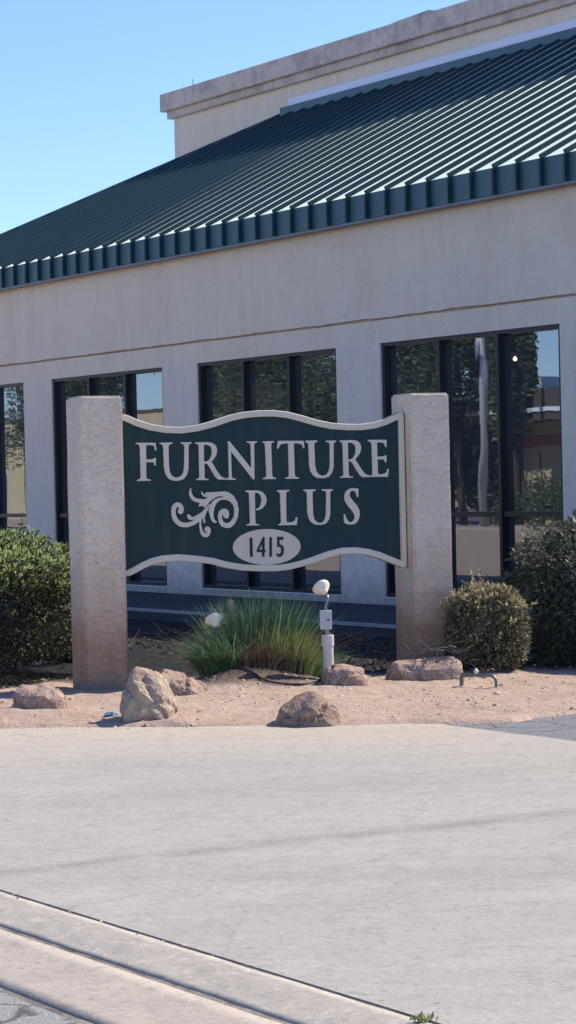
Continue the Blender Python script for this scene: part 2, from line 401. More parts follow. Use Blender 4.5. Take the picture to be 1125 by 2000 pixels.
M['bark'] = plain('tree_bark', (.10, .08, .06), .9, 0, .1, .3, 4, .02)
M['pvc'] = plain('weathered_pvc', (.60, .56, .52), .55, 0, .3, .1, 8)
M['box'] = plain('grey_junction_box', (.47, .49, .52), .5, .2, .4, .1, 20)
M['lampw'] = plain('cream_lamp', (.80, .75, .58), .4, 0, .5, .06, 20)
M['arm'] = plain('grey_metal_arm', (.22, .24, .26), .4, .7, .5, .1, 20)
M['hose'] = plain('black_hose', (.035, .032, .03), .6)
M['galv'] = plain('galvanised_pipe', (.16, .18, .17), .5, .7, .5, .15, 12)
M['stake'] = plain('pinkish_wood_stake', (.50, .33, .27), .9, 0, .1, .2, 15)
M['blue'] = plain('blue_plastic', (.22, .36, .50), .35, 0, .5, .2, 20)
M['white'] = plain('white_paper', (.8, .78, .76), .8)
M['sign_green'] = plain('sign_green_paint', (.006, .032, .036), .5, 0, .3, .18, 2)
M['sign_cream'] = plain('sign_cream_paint', (.68, .62, .50), .55, 0, .35, .08, 3)
M['oval'] = plain('oval_cream_paint', (.64, .58, .48), .55, 0, .35, .06, 3)
M['tan'] = plain('tan_block_wall', (.52, .42, .28), .9, 0, .2, .1, 1)
M['redp'] = plain('red_band_paint', (.40, .13, .09), .8)
M['brownroof'] = plain('brown_canopy', (.085, .07, .065), .8)
M['hill'] = plain('bare_mountain', (.20, .19, .21), .95, 0, .1, .25, .02)

# ------------------------------------------------------------------ ground
D_ROAD, D_G0, D_G1, D_L0, D_L1, D_AP = -9.0, 3.26, 3.675, 3.70, 3.935, 8.87
def strip(name, n0, n1, z0, z1, m, u0=-90, u1=30, cuts=1, kind='structure', bulge=0, K=60, rough=0):
    "a long sheet beside the facade line with short skirts down both long edges"
    vs = []; fs = []; W_ = cuts+3
    for i in range(K+1):
        u = u0+(u1-u0)*i/K
        vs.append(P(u, n0+.0005, z0-.07))
        for j in range(cuts+1):
            f = j/cuts; q = Vector((u*3, f*3, n0))
            dz = rough*(mn.noise(q)+.6*mn.noise(q*4)); dn = rough*1.2*mn.noise(q*2+Vector((0, 0, 7))) if j in (0, cuts) else 0
            vs.append(P(u, n0+(n1-n0)*f+dn, z0+(z1-z0)*f+bulge*math.sin(math.pi*f)+(0 if j in (0, cuts) else dz)))
        vs.append(P(u, n1-.0005, z1-.07))
    for i in range(K):
        for j in range(W_-1):
            a = i*W_+j; fs.append((a, a+W_, a+W_+1, a+1))
    return tag(pyd(name, vs, fs, m, smooth=rough > 0), kind=kind)
g = 600
tag(pyd('ground', [(-g, -g, -.30), (g, -g, -.30), (g, g, -.30), (-g, g, -.30)], [(0, 1, 2, 3)], M['subsoil']), kind='structure')
strip('road', D_ROAD, D_G0-.03, -.02, -.045, M['street'])
strip('gutter', D_G0, D_G1, -.040, -.034, M['curbcon'], u0=-14, u1=1, cuts=6, bulge=-.003, K=500, rough=.003)
strip('curb_lip', D_L0, D_L1, -.031, -.001, M['lipcon'], u0=-14, u1=1, cuts=8, bulge=.003, K=600, rough=.005)
strip('curb_joint', D_G0-.03, D_G0, -.047, -.044, M['joint'])
strip('curb_joint', D_G1, D_L0, -.036, -.033, M['joint'])
strip('curb_joint', D_L1, D_L1+.022, -.005, -.005, M['joint'])
strip('driveway', D_L1+.022, D_AP, .0, .0, M['concrete'])
strip('parking_lot', D_AP+.012, 14.6, -.004, -.004, M['asphalt'], u0=-15.4, u1=30)
strip('far_sidewalk', -11, D_ROAD-.01, .10, .10, M['curbcon'])
strip('far_lot', -60, -11.02, .06, .06, M['subsoil'], u0=-160)

# dirt bed: a height field that dips below the paving outside its own edge
EA, EB = on_ground(0, 1425), on_ground(870, 1417)
sl = (EB.y-EA.y)/(EB.x-EA.x)
RK = [on_ground(*p) for p in ((1005, 1413), (1050, 1402), (1125, 1397))]
def bed_z(x, y):
    e = mn.noise(Vector((x*2.3, y*2.3, 0)))*.05+mn.noise(Vector((x*9, y*9, 3)))*.02
    d = (y-(EA.y+sl*(x-EA.x)))+e                    # beyond the driveway's edge
    if x > EB.x:
        n = x*CP+y*SP
        # the asphalt lot: edge runs from EB over RK to the right
        pts = [EB]+RK+[Vector((RK[-1].x+6, RK[-1].y+.6, 0))]
        for a, b in zip(pts, pts[1:]):
            if a.x <= x <= b.x: ye = a.y+(b.y-a.y)*(x-a.x)/(b.x-a.x)
        if x > pts[-1].x: ye = pts[-1].y
        d = min(d, (y-ye)+e*2.2)
    s = max(0, min(1, (d+.05)/.22)); s = s*s*(3-2*s)
    z = -.04+.065*s
    nn = x*CP+y*SP
    z += s*(mn.fractal(Vector((x*1.7, y*1.7, 1)), 1, 2, 4)*.022+mn.fractal(Vector((x*8, y*8, 5)), 1, 2, 3)*.009)
    for (mx, my, r, h) in ((-.40, 17.75, .60, .12), (1.35, 18.9, .8, .05), (-.1, 18.0, .45, .07)):
        q = ((x-mx)**2+((y-my)*1.0)**2)/r/r
        z += h*math.exp(-q*2)*s
    t = max(0, min(1, (nn-11.2)/3)); z -= .16*t*t
    return z
def lin(a, b, s): return list(np.arange(a, b, s))
xs = lin(-48, -20, 2)+lin(-20, -3, .6)+lin(-3, 3.2, .035)+lin(3.2, 12, .6)
ys = lin(13.6, 19.5, .035)+lin(19.5, 24, .12)+lin(24, 40, .6)+lin(40, 60, 2)
V = [(x, y, bed_z(x, y)) for y in ys for x in xs]
nx = len(xs); Q = []
for j in range(len(ys)-1):
    for i in range(nx-1):
        xx, yy = xs[i], ys[j]
        if xx*CP+yy*SP > 14.65: continue
        a = j*nx+i; Q.append((a, a+1, a+nx+1, a+nx))
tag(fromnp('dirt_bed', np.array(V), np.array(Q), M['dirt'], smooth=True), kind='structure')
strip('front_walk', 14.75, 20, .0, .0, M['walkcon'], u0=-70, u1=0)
kb = MB()
kb.hexa([P(-70, 14.6, -.3), P(0, 14.6, -.3), P(0, 14.745, -.3), P(-70, 14.745, -.3), P(-70, 14.6, .004), P(0, 14.6, .004), P(0, 14.745, .004), P(-70, 14.745, .004)])
tag(kb.build('walk_kerb', M['walkcon'], bevel=.012), kind='structure')
kb = MB()
kb.hexa([P(-70, 14.59, -.03), P(0, 14.59, -.03), P(0, 14.63, -.03), P(-70, 14.63, -.03), P(-70, 14.59, .010), P(0, 14.59, .010), P(0, 14.63, .010), P(-70, 14.63, .010)])
tag(kb.build('kerb_edge', M['block'], bevel=.004), kind='structure')

# ------------------------------------------------------------------ building
BR = empty('store_building', (0, 0, 0), PHI-math.pi/2)
tag(BR, 'long beige stucco store building with a green standing seam metal roof, behind the sign', 'building')
NF = 17.03                       # face of the piers
zE = z_at(1053.5, 309, NF-.18); zFb = z_at(1053.5, 364, NF-.18)
zG = z_at(562, 645, NF); zH = z_at(562, 690, NF)
PIT = math.tan(math.radians(27))
NE = NF-.18
# roof top from its measured slope in the photograph
mrel = (1013-77)/(1125+2380.)-math.tan(ROLL)
WR = (mrel*(NE)/CP-(zE-EYE))/(PIT-mrel/CP); NT_ = NE+WR; zT = zE+WR*PIT
uTop = u_at(562, NT_, 215); uE = uTop-WR   # where the hip starts
uR = -6.0
# piers
pier_px = [(50, 105), (320, 390), (660, 745.5)]
K = 1/(660+2380)-1/(1100+2380)
inv = []
for k in range(-3, 7):
    base = 1/(660+2380.)+k*4.14e-5
    wdt = 9.1e-5*.1005
    inv.append((base, base-.0911e-4))
piers = []
for a, b in inv:
    x0, x1 = 1/a-2380, 1/b-2380
    n0 = NF
    # place along the facade is linear in 1/(x+2380)
    piers.append((a, b))
def u_of(invx, n=NF):
    # two anchors fix the linear law
    A, B = 1/(660+2380.), 1/(50+2380.)
    uA, uB = u_at(660, n, 900), u_at(50, n, 900)
    return uA+(invx-A)*(uB-uA)/(B-A)
PU = sorted([(u_of(a), u_of(b)) for a, b in piers])
PU = [p for p in PU if p[0] > uE+.2 and p[1] < uR+3]
if PU[0][0] > uE+1.5: PU = [(uE+.12, uE+.9)]+PU
for (a, b) in PU:
    MB().box(a, b, NF, NF+.40, -.06, zH+.002).build('pier', M['pier'], BR, bevel=.012)
uA, uB = PU[0][0], PU[-1][1]
# beam over the windows, groove, upper wall
MB().box(uA-.05, uB, NF+.004, NF+.45, zH, zG-.018).build('beam', M['stucco'], BR)
def wavy(n, z):
    pass
wall = MB(); wall.box(uA-.05, uB, NF-.012, NF+.45, zG+.045, zFb+.25)
K_ = 260; uu_ = [uA-.05+(uB-uA+.05)*i/K_ for i in range(K_+1)]
zz_ = [zG+.012+.014*mn.noise(Vector((q*1.3, 0, 0)))+.010*mn.noise(Vector((q*5, 3, 0))) for q in uu_]
for i in range(K_):
    a, b = uu_[i], uu_[i+1]
    wall.quad((a, NF-.0125, zz_[i]), (b, NF-.0125, zz_[i+1]), (b, NF-.0125, zG+.047), (a, NF-.0125, zG+.047))
    wall.quad((a, NF-.0125, zz_[i]), (a, NF+.06, zz_[i]), (b, NF+.06, zz_[i+1]), (b, NF-.0125, zz_[i+1])); wall.box(uA-.05, uB, NF+.05, NF+.43, zG-.02, zG+.02)
wall.box(uA-.05, uA+.3, NF+.46, NT_+8, -.1, zFb+.2); wall.box(uA+.4, uB, NT_+7.6, NT_+8, -.1, zFb+.2)
wall.box(uB-.3, uB, NF+.46, NT_+7.5, -.1, zFb+.2)
wall.build('wall', M['stucco'], BR)
# rim of rust and dust under the fascia is a thin drip strip
MB().box(uA-.1, uB+.05, NE-.012, NE+.10, zFb-.035, zFb-.004).build('drip_edge', M['drip'], BR, bevel=.004)
# interior shell
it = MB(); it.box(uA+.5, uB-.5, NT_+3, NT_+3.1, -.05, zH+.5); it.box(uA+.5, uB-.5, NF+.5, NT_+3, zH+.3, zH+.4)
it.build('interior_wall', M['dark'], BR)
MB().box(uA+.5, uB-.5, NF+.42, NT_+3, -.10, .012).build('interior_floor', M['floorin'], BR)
# windows
zS, zM = .10, z_at(1050, 1004, NF+.1)
FW = .055
for (a0, b0), (a1, b1) in zip(PU, PU[1:]):
    ua, ub = b0, a1
    if ub-ua < 1: continue
    wr = empty('window'); wr.parent = BR
    step = (ub-ua-FW)/3
    fr = MB()
    nf0, nf1 = NF+.03, NF+.155
    for i in range(4):
        x0 = ua+i*step
        fr.box(x0+.001, x0+FW-.001, nf0, nf1, zS+.05, zH-.045)
    fr.box(ua+.001, ub-.001, nf0-.004, nf1+.002, zH-.045, zH-.001)
    fr.box(ua+.001, ub-.001, nf0-.004, nf1+.002, zS, zS+.05)
    for i in range(3):
        fr.box(ua+i*step+FW-.003, ua+(i+1)*step+.003, nf0+.02, nf1-.01, zM-.03, zM+.03)
    fr.build('frame', M['bronze'], wr)
    sb = MB(); sb.box(ua+.001, ub-.001, NF+.012, NF+.30, -.06, zS-.012); sb.build('sill_wall', M['pier'], wr)
    MB().box(ua+.001, ub-.001, NF-.004, NF+.16, zS-.011, zS-.001).build('sill', M['flash'], wr)
    for i in range(3):
        for (z0, z1) in ((zS+.05, zM-.03), (zM+.03, zH-.045)):
            x0, x1 = ua+i*step+FW, ua+(i+1)*step
            pyd('pane', [(x0, nf1-.03, z0), (x1, nf1-.03, z0), (x1, nf1-.03, z1), (x0, nf1-.03, z1)], [(0, 1, 2, 3)], M['glass'], wr)

# roof slab: front slope and left hip slope
nB = NT_
rf = MB()
th = .05
rf.quad((uE, NE, zE), (uR, NE, zE), (uR, nB, zT), (uTop, nB, zT))
rf.quad((uE, NE, zE), (uTop, nB, zT), (uTop, nB+3, zT), (uE, nB+3, zE))
rf.quad((uE, NE, zE-th), (uTop, nB, zT-th), (uR, nB, zT-th), (uR, NE, zE-th))
rf.quad((uR, NE, zE), (uR, NE, zE-th), (uR, nB, zT-th), (uR, nB, zT))
roof = rf.build('roof', M['roof'], BR)
# seams
se = MB(); fa = MB()
SX0, SD = 1/(1053.9+2380.), .04005e-4*1.0
A, B = 1/(1102.8+2380.), 1/(124+2380.)
uaa, ubb = u_at(1102.8, NE-.05, 330), u_at(124, NE-.05, 530)
nseam = round((uaa-ubb)/.4375)
sp = (uaa-ubb)/nseam
RH, RW = .056, .028
def seam(u, n1):
    nrm = Vector((0, -PIT, 1)).normalized()
    p0 = Vector((u, NE-.045, zE-.045*PIT)); p1 = Vector((u, n1, zE+(n1-NE)*PIT))
    up = nrm*RH; lo = nrm*-.02; dx = Vector((RW, 0, 0))
    se.hexa([p0+lo, p0+lo+dx, p1+lo+dx, p1+lo, p0+up, p0+up+dx, p1+up+dx, p1+up])
u = uaa
while u < uR-.1: u += sp
us = []
while u > uE+.1:
    n1 = min(NT_-.02, NE+(u-uE)-.02)
    if n1 > NE+.15: seam(u, n1)
    us.append(u)
    # seam turned down over the fascia
    se.box(u, u+RW, NE-.075, NE-.003, zFb-.004, zE-.015)
    u -= sp
se.build('standing_seam', M['seam'], roof)
fp = MB()
for u in us:
    fp.box(u+RW+.002, u+sp-.002, NE-.012, NE+.02, zFb, zE-.002)
fp.box(uE, us[-1]-.002, NE-.012, NE+.02, zFb, zE-.002)
fp.box(uE-.02, uR, NE+.022, NE+.04, zFb+.003, zE-.03)
fp.box(uE-.018, uE-.001, NE+.045, nB+3, zFb, zE-.002)
fp.build('fascia', M['fascia'], roof)
# side seams on the hip slope
hs = MB()
for i in range(1, 20):
    n = NE+i*sp
    if n > nB+3: break
    u1 = min(uTop, uE+(n-NE)) if n < nB else uTop
    p0 = Vector((uE-.04, n, zE-.02)); p1 = Vector((u1-.02, n, zE+(u1-.02-uE)*PIT)); nr = Vector((-PIT, 0, 1)).normalized()*RH
    dx = Vector((0, RW, 0)); lo = nr*-.3
    hs.hexa([p0+lo, p1+lo, p1+lo+dx, p0+lo+dx, p0+nr, p1+nr, p1+nr+dx, p0+nr+dx])
hs.tube([(uE, NE, zE+.02), (uTop, nB, zT+.02)], .035, 6)
hs.build('hip_seam', M['seam'], roof)
# cap and flashing where roof meets the tall wall
def zr(px, py, n): return ((1013-py)/(px+2380.)-math.tan(ROLL))*n/CP+EYE
zc0, zf0, zf1 = zT, zr(1125, 66, NT_), zr(1125, 46, NT_)
MB().box(uTop-.02, uR, NT_-.16, NT_+.10, zT-.06, zf0).build('ridge_cap', M['fascia'], roof, bevel=.01)
MB().box(uTop+.10, uR, NT_-.05, NT_+.12, zf0+.003, zf1).build('flashing', M['flash'], roof, bevel=.008)
# tall block with cornice
NP = NT_+.15
uP = u_at(341, NP, 280)
zP1 = zr(860, 25, NP-.2); zP0 = zr(700, 113, NP-.2); zQ0 = zr(700, 133, NP-.1)
MB().box(uP, uR, NP, NP+9, zE-.5, zQ0+.002).build('upper_wall', M['stucco'], BR)
co = MB(); co.box(uP-.20, uR+.15, NP-.20, NP+9.2, zP0, zP1)
co.build('cornice', M['cornice'], BR, bevel=.02)
MB().box(uP-.10, uR+.08, NP-.10, NP+9.1, zQ0+.003, zP0-.001).build('cornice_step', M['cornice'], BR, bevel=.008)
# rough cap where the coping was patched
uq0, uq1 = u_at(775, NP, 60), u_at(868, NP, 30)
MB().hexa([(uq0, NP-.18, zP1+.001), (uq1, NP-.18, zP1+.001), (uq1, NP+.2, zP1+.001), (uq0, NP+.2, zP1+.001),
           (uq0+.2, NP-.17, zP1+.02), (uq1-.2, NP-.17, zP1+.05), (uq1-.2, NP+.2, zP1+.05), (uq0+.2, NP+.2, zP1+.02)]).build('coping_patch', M['cornice'], BR, bevel=.01)
MB().tube([(u_at(386, NP, 180), NP-.1, zP1-.01), (u_at(386, NP, 180), NP-.1, zP1+.14)], .008, 5).build('vent_rod', M['arm'], BR)
# far wing seen at the left edge of the frame
MB().box(-80, u_at(20, NP+4, 468), NP+4, NP+10, zE, z_at(8, 466, NP+4)).build('rear_wing', M['cornice'], BR, bevel=.03)

# a lit lamp hanging inside the right-hand window
def inbuild(px, py, n):
    d = ray(px, py); uu, nn = UN(d); t = n/nn; return Vector((0, 0, EYE))+d*t
lp = inbuild(1006, 701, NF+.75)
LR = empty('pendant_lamp', lp); tag(LR, 'small glowing bulb on a cord inside the right-hand window', 'lamp')
k = NT('lamp_glow'); k.b.inputs['Emission Color'].default_value = (1, .62, .36, 1); k.b.inputs['Emission Strength'].default_value = 9; M['glow'] = k.fin(.5)
bm = bmesh.new(); bmesh.ops.create_uvsphere(bm, u_segments=16, v_segments=10, radius=.027)
for v_ in bm.verts:
    if v_.co.z > .01: v_.co.x *= .75; v_.co.y *= .75; v_.co.z *= 1.3
me = bpy.data.meshes.new('bulb'); bm.to_mesh(me); bm.free(); link('bulb', me, M['glow'], LR, smooth=True)
MB().tube([(0, 0, .046), (0, 0, .11)], .018, 8).tube([(0, 0, .11), (0, 0, zH+.3-lp.z)], .005, 6).build('cord', M['bronze'], LR)
# grey board standing behind the lower right panes
bp = inbuild(950, 1100, NF+.55)
bo = empty('display_board', (bp.x, bp.y, .012), PHI-math.pi/2); tag(bo, 'plain grey display board standing behind the lower panes of the right-hand window', 'board')
MB().box(-.62, .62, -.02, .02, .03, 1.10).build('board_panel', M['crate'], bo, bevel=.006)
for x_ in (-.45, .40): MB().box(x_, x_+.05, -.12, .12, 0, .028).build('foot', M['bronze'], bo)

# ------------------------------------------------------------------ monument sign
TH = math.radians(20)
A0 = Vector((ray(161, 1000).x*17.8, 17.8, 0))
SR = empty('monument_sign', A0, TH)
tag(SR, 'dark green sign board with cream border and lettering held between two stucco pillars', 'sign')
cT, sT = math.cos(TH), math.sin(TH)
d = ray(807, 1000)
sR = (A0.y*d.x-A0.x)/(cT-sT*d.x)            # second pillar's front left corner along the sign line
PW, PD = .335, .42
zPt = EYE+(954-772)/F*17.8
for s0 in (0, sR):
    o = MB().box(s0, s0+PW, 0, PD, -.25, zPt).build('pillar', M['pillar'], SR)
    bm = bmesh.new(); bm.from_mesh(o.data)
    bmesh.ops.bevel(bm, geom=bm.edges[:], offset=.016, segments=3, affect='EDGES')
    bmesh.ops.subdivide_edges(bm, edges=[e for e in bm.edges if e.calc_length() > .2], cuts=18, use_grid_fill=True)
    bmesh.ops.triangulate(bm, faces=[f for f in bm.faces if len(f.verts) > 4])
    for v_ in bm.verts:
        c = v_.co; h = Vector((c.x*6+s0, c.y*6, c.z*4)); c.x += mn.noise(h)*.004; c.y += mn.noise(h+Vector((9, 0, 0)))*.004
    bm.to_mesh(o.data); bm.free()
EF = .115                                   # front of the board behind the pillars' front
def onsign(px, py, e):
    "pixel to (s, z) on the board's plane set back by e"
    d = ray(px, py)
    # point A0 + s*(cT,sT) + e*(-sT,cT)
    bx, by = A0.x-e*sT, A0.y+e*cT
    s = (by*d.x-bx)/(cT-sT*d.x); Y = by+s*sT
    return (s, EYE+d.z*Y)
top = [(243, 807), (250, 811), (270, 820), (295, 828), (325, 833), (355, 834), (385, 830), (415, 822), (450, 810), (478, 804), (505, 801.5), (535, 801), (562, 804), (590, 811), (620, 820), (650, 826), (680, 828), (705, 828), (730, 825), (752, 818), (770, 810), (779, 805.5), (786, 806), (790, 812)]
bot = [(796, 1098), (794, 1106), (788, 1109), (780, 1106), (762, 1099), (740, 1090), (718, 1084), (695, 1081), (670, 1082), (645, 1088), (615, 1099), (590, 1107), (565, 1113), (540, 1116), (500, 1116), (470, 1114), (440, 1109), (415, 1102), (385, 1098), (350, 1095), (320, 1097), (300, 1102), (282, 1110), (268, 1118), (256, 1124), (248, 1127)]
edge = [onsign(x, y, EF) for x, y in top+bot]
sL, sRr = PW+.004, sR-.012
edge = [(max(sL, min(sRr, s)), z) for s, z in edge]
edge[0] = (sL, edge[0][1]); edge[-1] = (sL, edge[-1][1])
def area(p): return sum(a[0]*b[1]-b[0]*a[1] for a, b in zip(p, p[1:]+p[:1]))/2
def inset(p, d):
    sg = 1 if area(p) > 0 else -1; out = []
    n = len(p)
    for i in range(n):
        a, b, c = Vector(p[i-1]), Vector(p[i]), Vector(p[(i+1) % n])
        e1, e2 = (b-a), (c-b)
        if e1.length < 1e-5 or e2.length < 1e-5: out.append(tuple(b)); continue
        e1.normalize(); e2.normalize()
        n1 = Vector((-e1.y, e1.x))*sg; n2 = Vector((-e2.y, e2.x))*sg
        m_ = n1+n2
        k_ = d/max(.35, (1+n1.dot(n2))/2)/2
        out.append(tuple(b+m_*k_))
    return out
def flat(name, polys, e0, e1, m, parent, bevel=0):
    "outlines (even-odd) on the board, as a solid from depth e1 (back) to e0 (front)"
    cu = bpy.data.curves.new(name, 'CURVE'); cu.dimensions = '2D'; cu.fill_mode = 'BOTH'
    for p in polys:
        sp_ = cu.splines.new('POLY'); sp_.points.add(len(p)-1)
        for q, (a, b) in zip(sp_.points, p): q.co = (a, b, 0, 1)
        sp_.use_cyclic_u = True
    cu.extrude = (e1-e0)/2-bevel; cu.bevel_depth = bevel; cu.bevel_resolution = 1; cu.offset = -bevel
    to = bpy.data.objects.new('tmp', cu); COL.objects.link(to)
    dg = bpy.context.evaluated_depsgraph_get(); me = bpy.data.meshes.new_from_object(to.evaluated_get(dg))
    bpy.data.objects.remove(to); bpy.data.curves.remove(cu)
    for v_ in me.vertices: v_.co = (v_.co.x, (e0+e1)/2-v_.co.z, v_.co.y)
    me.flip_normals() if False else None
    me.materials.clear(); return link(name, me, m, parent)
edge2 = [edge[0]]
for p in edge[1:]:
    if (Vector(p)-Vector(edge2[-1])).length > .004: edge2.append(p)
k = NT('sign_face'); v = k.map()
c = k.mix(k.noise(v, 2.2, 5, .6), (.006, .030, .034), (.010, .042, .044))
c = k.mix(k.math('MULTIPLY', k.ramp(k.noise(k.map((9, 9, .8)), 1, 5, .7), [(.50, 0), (.72, 1)]), .30), c, (.06, .075, .07))
c = k.mix(k.math('MULTIPLY', k.ramp(k.noise(v, 60, 3), [(.68, 0), (.74, 1)]), .5), c, (.10, .11, .10))
k.col(c); k.bump(k.noise(v, 80, 2), .3, .002); M['sign_face'] = k.fin(.5, 0, .3)
board = flat('sign_board', [edge2], EF+.018, EF+.075, M['sign_face'], SR)
ins = inset(edge2, .050)
ins = [p for p in ins[1:-1] if p[0] > sL+.03]
ins = [(sL+.026, ins[0][1]+.012)]+ins+[(sL+.026, ins[-1][1]-.012)]
flat('border', [edge2, ins], EF, EF+.077, M['sign_cream'], board, bevel=.005)
EL = EF+.004                                # front of the letters
def crop(ox, oy, s, pts): return [onsign(ox+a/s, oy+b/s, EL) for a, b in pts]
C1 = (250, 840, 4.1667); C2 = (500, 840, 4.1667); C3 = (470, 940, 4.5); C4 = (325, 945, 7.5); C5 = (440, 1025, 7.03)
LET = [
 (C1, [[(65,103),(225,103),(232,165),(222,165),(212,128),(185,122),(148,122),(148,238),(195,238),(228,225),(226,290),(216,288),(208,262),(148,262),(150,385),(158,398),(185,402),(185,412),(75,415),(75,405),(98,398),(104,385),(98,140),(90,118),(65,112)]]),
 (C1, [[(258,103),(362,100),(362,110),(338,118),(330,135),(334,290),(342,345),(362,375),(390,387),(425,378),(450,350),(459,300),(460,130),(452,114),(430,110),(430,100),(517,98),(517,108),(500,115),(494,130),(493,310),(482,360),(455,398),(415,413),(370,412),(330,395),(305,355),(294,300),(288,140),(280,118),(258,112)]]),
 (C1, [[(548,100),(650,97),(690,105),(718,130),(727,165),(718,205),(700,235),(680,255),(722,330),(760,378),(785,390),(806,391),(806,403),(740,403),(715,385),(690,345),(655,285),(640,272),(622,272),(624,385),(632,395),(655,398),(655,407),(557,407),(557,398),(576,393),(582,380),(577,135),(572,115),(548,110)],
       [(618,120),(618,255),(640,255),(665,240),(680,205),(684,165),(675,135),(650,120)]]),
 (C1, [[(812,92),(828,92),(1003,310),(1000,125),(990,105),(966,100),(966,91),(1050,91),(1050,100),(1032,108),(1027,125),(1030,400),(1018,400),(838,172),(845,375),(852,390),(878,395),(878,405),(808,405),(808,392),(818,388),(822,375),(817,130)]]),
 (C2, [[(52,92),(147,89),(147,98),(128,105),(124,120),(133,370),(142,385),(165,388),(165,398),(57,400),(57,390),(78,384),(86,370),(75,120),(70,105),(52,100)]]),
 (C2, [[(180,87),(388,87),(396,148),(386,148),(375,118),(345,108),(308,108),(316,365),(325,380),(350,386),(350,396),(240,396),(240,387),(262,381),(270,366),(262,108),(215,112),(195,122),(182,152),(172,150)]]),
 (C2, [[(402,86),(500,84),(500,95),(480,102),(474,118),(482,290),(492,335),(515,362),(540,372),(570,364),(592,338),(602,290),(602,115),(595,102),(570,97),(570,86),(652,84),(652,94),(638,100),(632,115),(632,300),(620,345),(595,378),(555,392),(500,390),(468,370),(445,335),(434,280),(428,118),(420,102),(402,97)]]),
 (C2, [[(682,85),(785,80),(825,88),(850,110),(857,145),(848,185),(828,215),(808,238),(850,305),(885,352),(915,368),(938,368),(938,381),(870,384),(845,365),(815,320),(785,268),(770,255),(752,255),(756,365),(765,375),(790,378),(790,387),(686,389),(686,379),(706,374),(713,360),(706,118),(700,100),(682,95)],
       [(748,102),(750,238),(770,238),(795,222),(810,190),(813,150),(805,120),(780,104)]]),
 (C2, [[(912,80),(1062,78),(1064,138),(1054,138),(1044,108),(1022,100),(985,100),(988,215),(1030,215),(1062,203),(1062,265),(1052,262),(1042,238),(990,238),(993,358),(1035,358),(1060,345),(1070,315),(1082,317),(1074,380),(941,382),(941,369),(950,355),(942,112),(934,98),(912,90)]]),
 (C3, [[(45,80),(150,80),(195,95),(222,130),(230,165),(218,205),(195,235),(160,252),(138,255),(138,243),(162,232),(180,200),(186,160),(175,122),(150,100),(125,100),(130,360),(138,375),(165,380),(165,388),(52,390),(52,380),(75,375),(84,360),(75,110),(68,98),(45,92)]]),
 (C3, [[(322,78),(428,75),(428,86),(405,94),(400,110),(402,345),(410,360),(450,360),(478,345),(488,315),(500,318),(494,384),(332,387),(332,377),(350,372),(357,355),(348,110),(340,96),(322,90)]]),
 (C3, [[(553,73),(660,70),(660,82),(638,88),(632,105),(638,290),(648,335),(670,358),(700,368),(728,355),(745,325),(752,280),(754,100),(745,86),(716,82),(716,70),(812,69),(812,79),(792,86),(788,100),(788,290),(778,335),(750,372),(705,384),(655,380),(620,358),(598,320),(588,270),(584,108),(576,90),(553,83)]]),
 (C3, [[(1035,65),(1035,138),(1025,138),(1015,100),(995,82),(972,85),(958,105),(962,135),(990,175),(1025,215),(1045,255),(1048,300),(1035,345),(1005,375),(965,382),(930,375),(912,362),(908,290),(918,288),(932,330),(955,360),(985,355),(1003,325),(1000,290),(975,250),(940,210),(917,170),(912,130),(925,90),(955,66),(990,60)]]),
]
for c, polys in LET:
    flat('letter', [crop(*c, p) for p in polys], EL, EF+.022, M['sign_cream'], board)
# leaf scroll ornament: one mesh
def stroke(pts, n=6):
    P3 = [Vector(p) for p in pts]; out = []
    for i in range(len(P3)-1):
        p0, p1, p2, p3 = P3[max(i-1, 0)], P3[i], P3[i+1], P3[min(i+2, len(P3)-1)]
        for k_ in range(n):
            t = k_/n
            out.append(.5*((2*p1)+(p2-p0)*t+(2*p0-5*p1+4*p2-p3)*t*t+(3*p1-p0-3*p2+p3)*t**3))
    out.append(P3[-1]); L, Rr = [], []
    for i, p in enumerate(out):
        t = (out[min(i+1, len(out)-1)]-out[max(i-1, 0)]); t = Vector((t.x, t.y)).normalized(); nn = Vector((-t.y, t.x))
        L.append((p.x+nn.x*p.z, p.y+nn.y*p.z)); Rr.append((p.x-nn.x*p.z, p.y-nn.y*p.z))
    # rounded ends
    def cap(p, t):
        an = math.atan2(t.y, t.x); return [(p.x+p.z*math.cos(an-math.pi/2+q*math.pi/6), p.y+p.z*math.sin(an-math.pi/2+q*math.pi/6)) for q in range(1, 6)]
    te = out[-1]-out[-2]; ts = out[0]-out[1]
    return out, te, ts
def stroke_mesh(mb, pts, e0, e1):
    out, te, ts = stroke(pts)
    def put(a, b, e): s, z = onsign(C4[0]+a/C4[2], C4[1]+b/C4[2], EL); return (s, e, z)
    for i in range(len(out)-1):
        a, b = out[i], out[i+1]
        def nrm(i):
            t = (out[min(i+1, len(out)-1)]-out[max(i-1, 0)]); t = Vector((t.x, t.y)).normalized(); return Vector((-t.y, t.x))
        na, nb = nrm(i), nrm(i+1)
        c = [(a.x+na.x*a.z, a.y+na.y*a.z), (b.x+nb.x*b.z, b.y+nb.y*b.z), (b.x-nb.x*b.z, b.y-nb.y*b.z), (a.x-na.x*a.z, a.y-na.y*a.z)]
        ee = e0+(i % 2)*.00005
        mb.quad(*[put(x, y, ee) for x, y in c])
        mb.quad(put(*c[0], ee), put(*c[1], ee), put(*c[1], e1), put(*c[0], e1))
        mb.quad(put(*c[3], ee), put(*c[2], ee), put(*c[2], e1), put(*c[3], e1))
    for p in (out[0], out[-1]):
        ring = [(p.x+p.z*math.cos(q*math.pi/8), p.y+p.z*math.sin(q*math.pi/8)) for q in range(16)]
        mb.quad(*[put(x, y, e0-.00012) for x, y in ring])
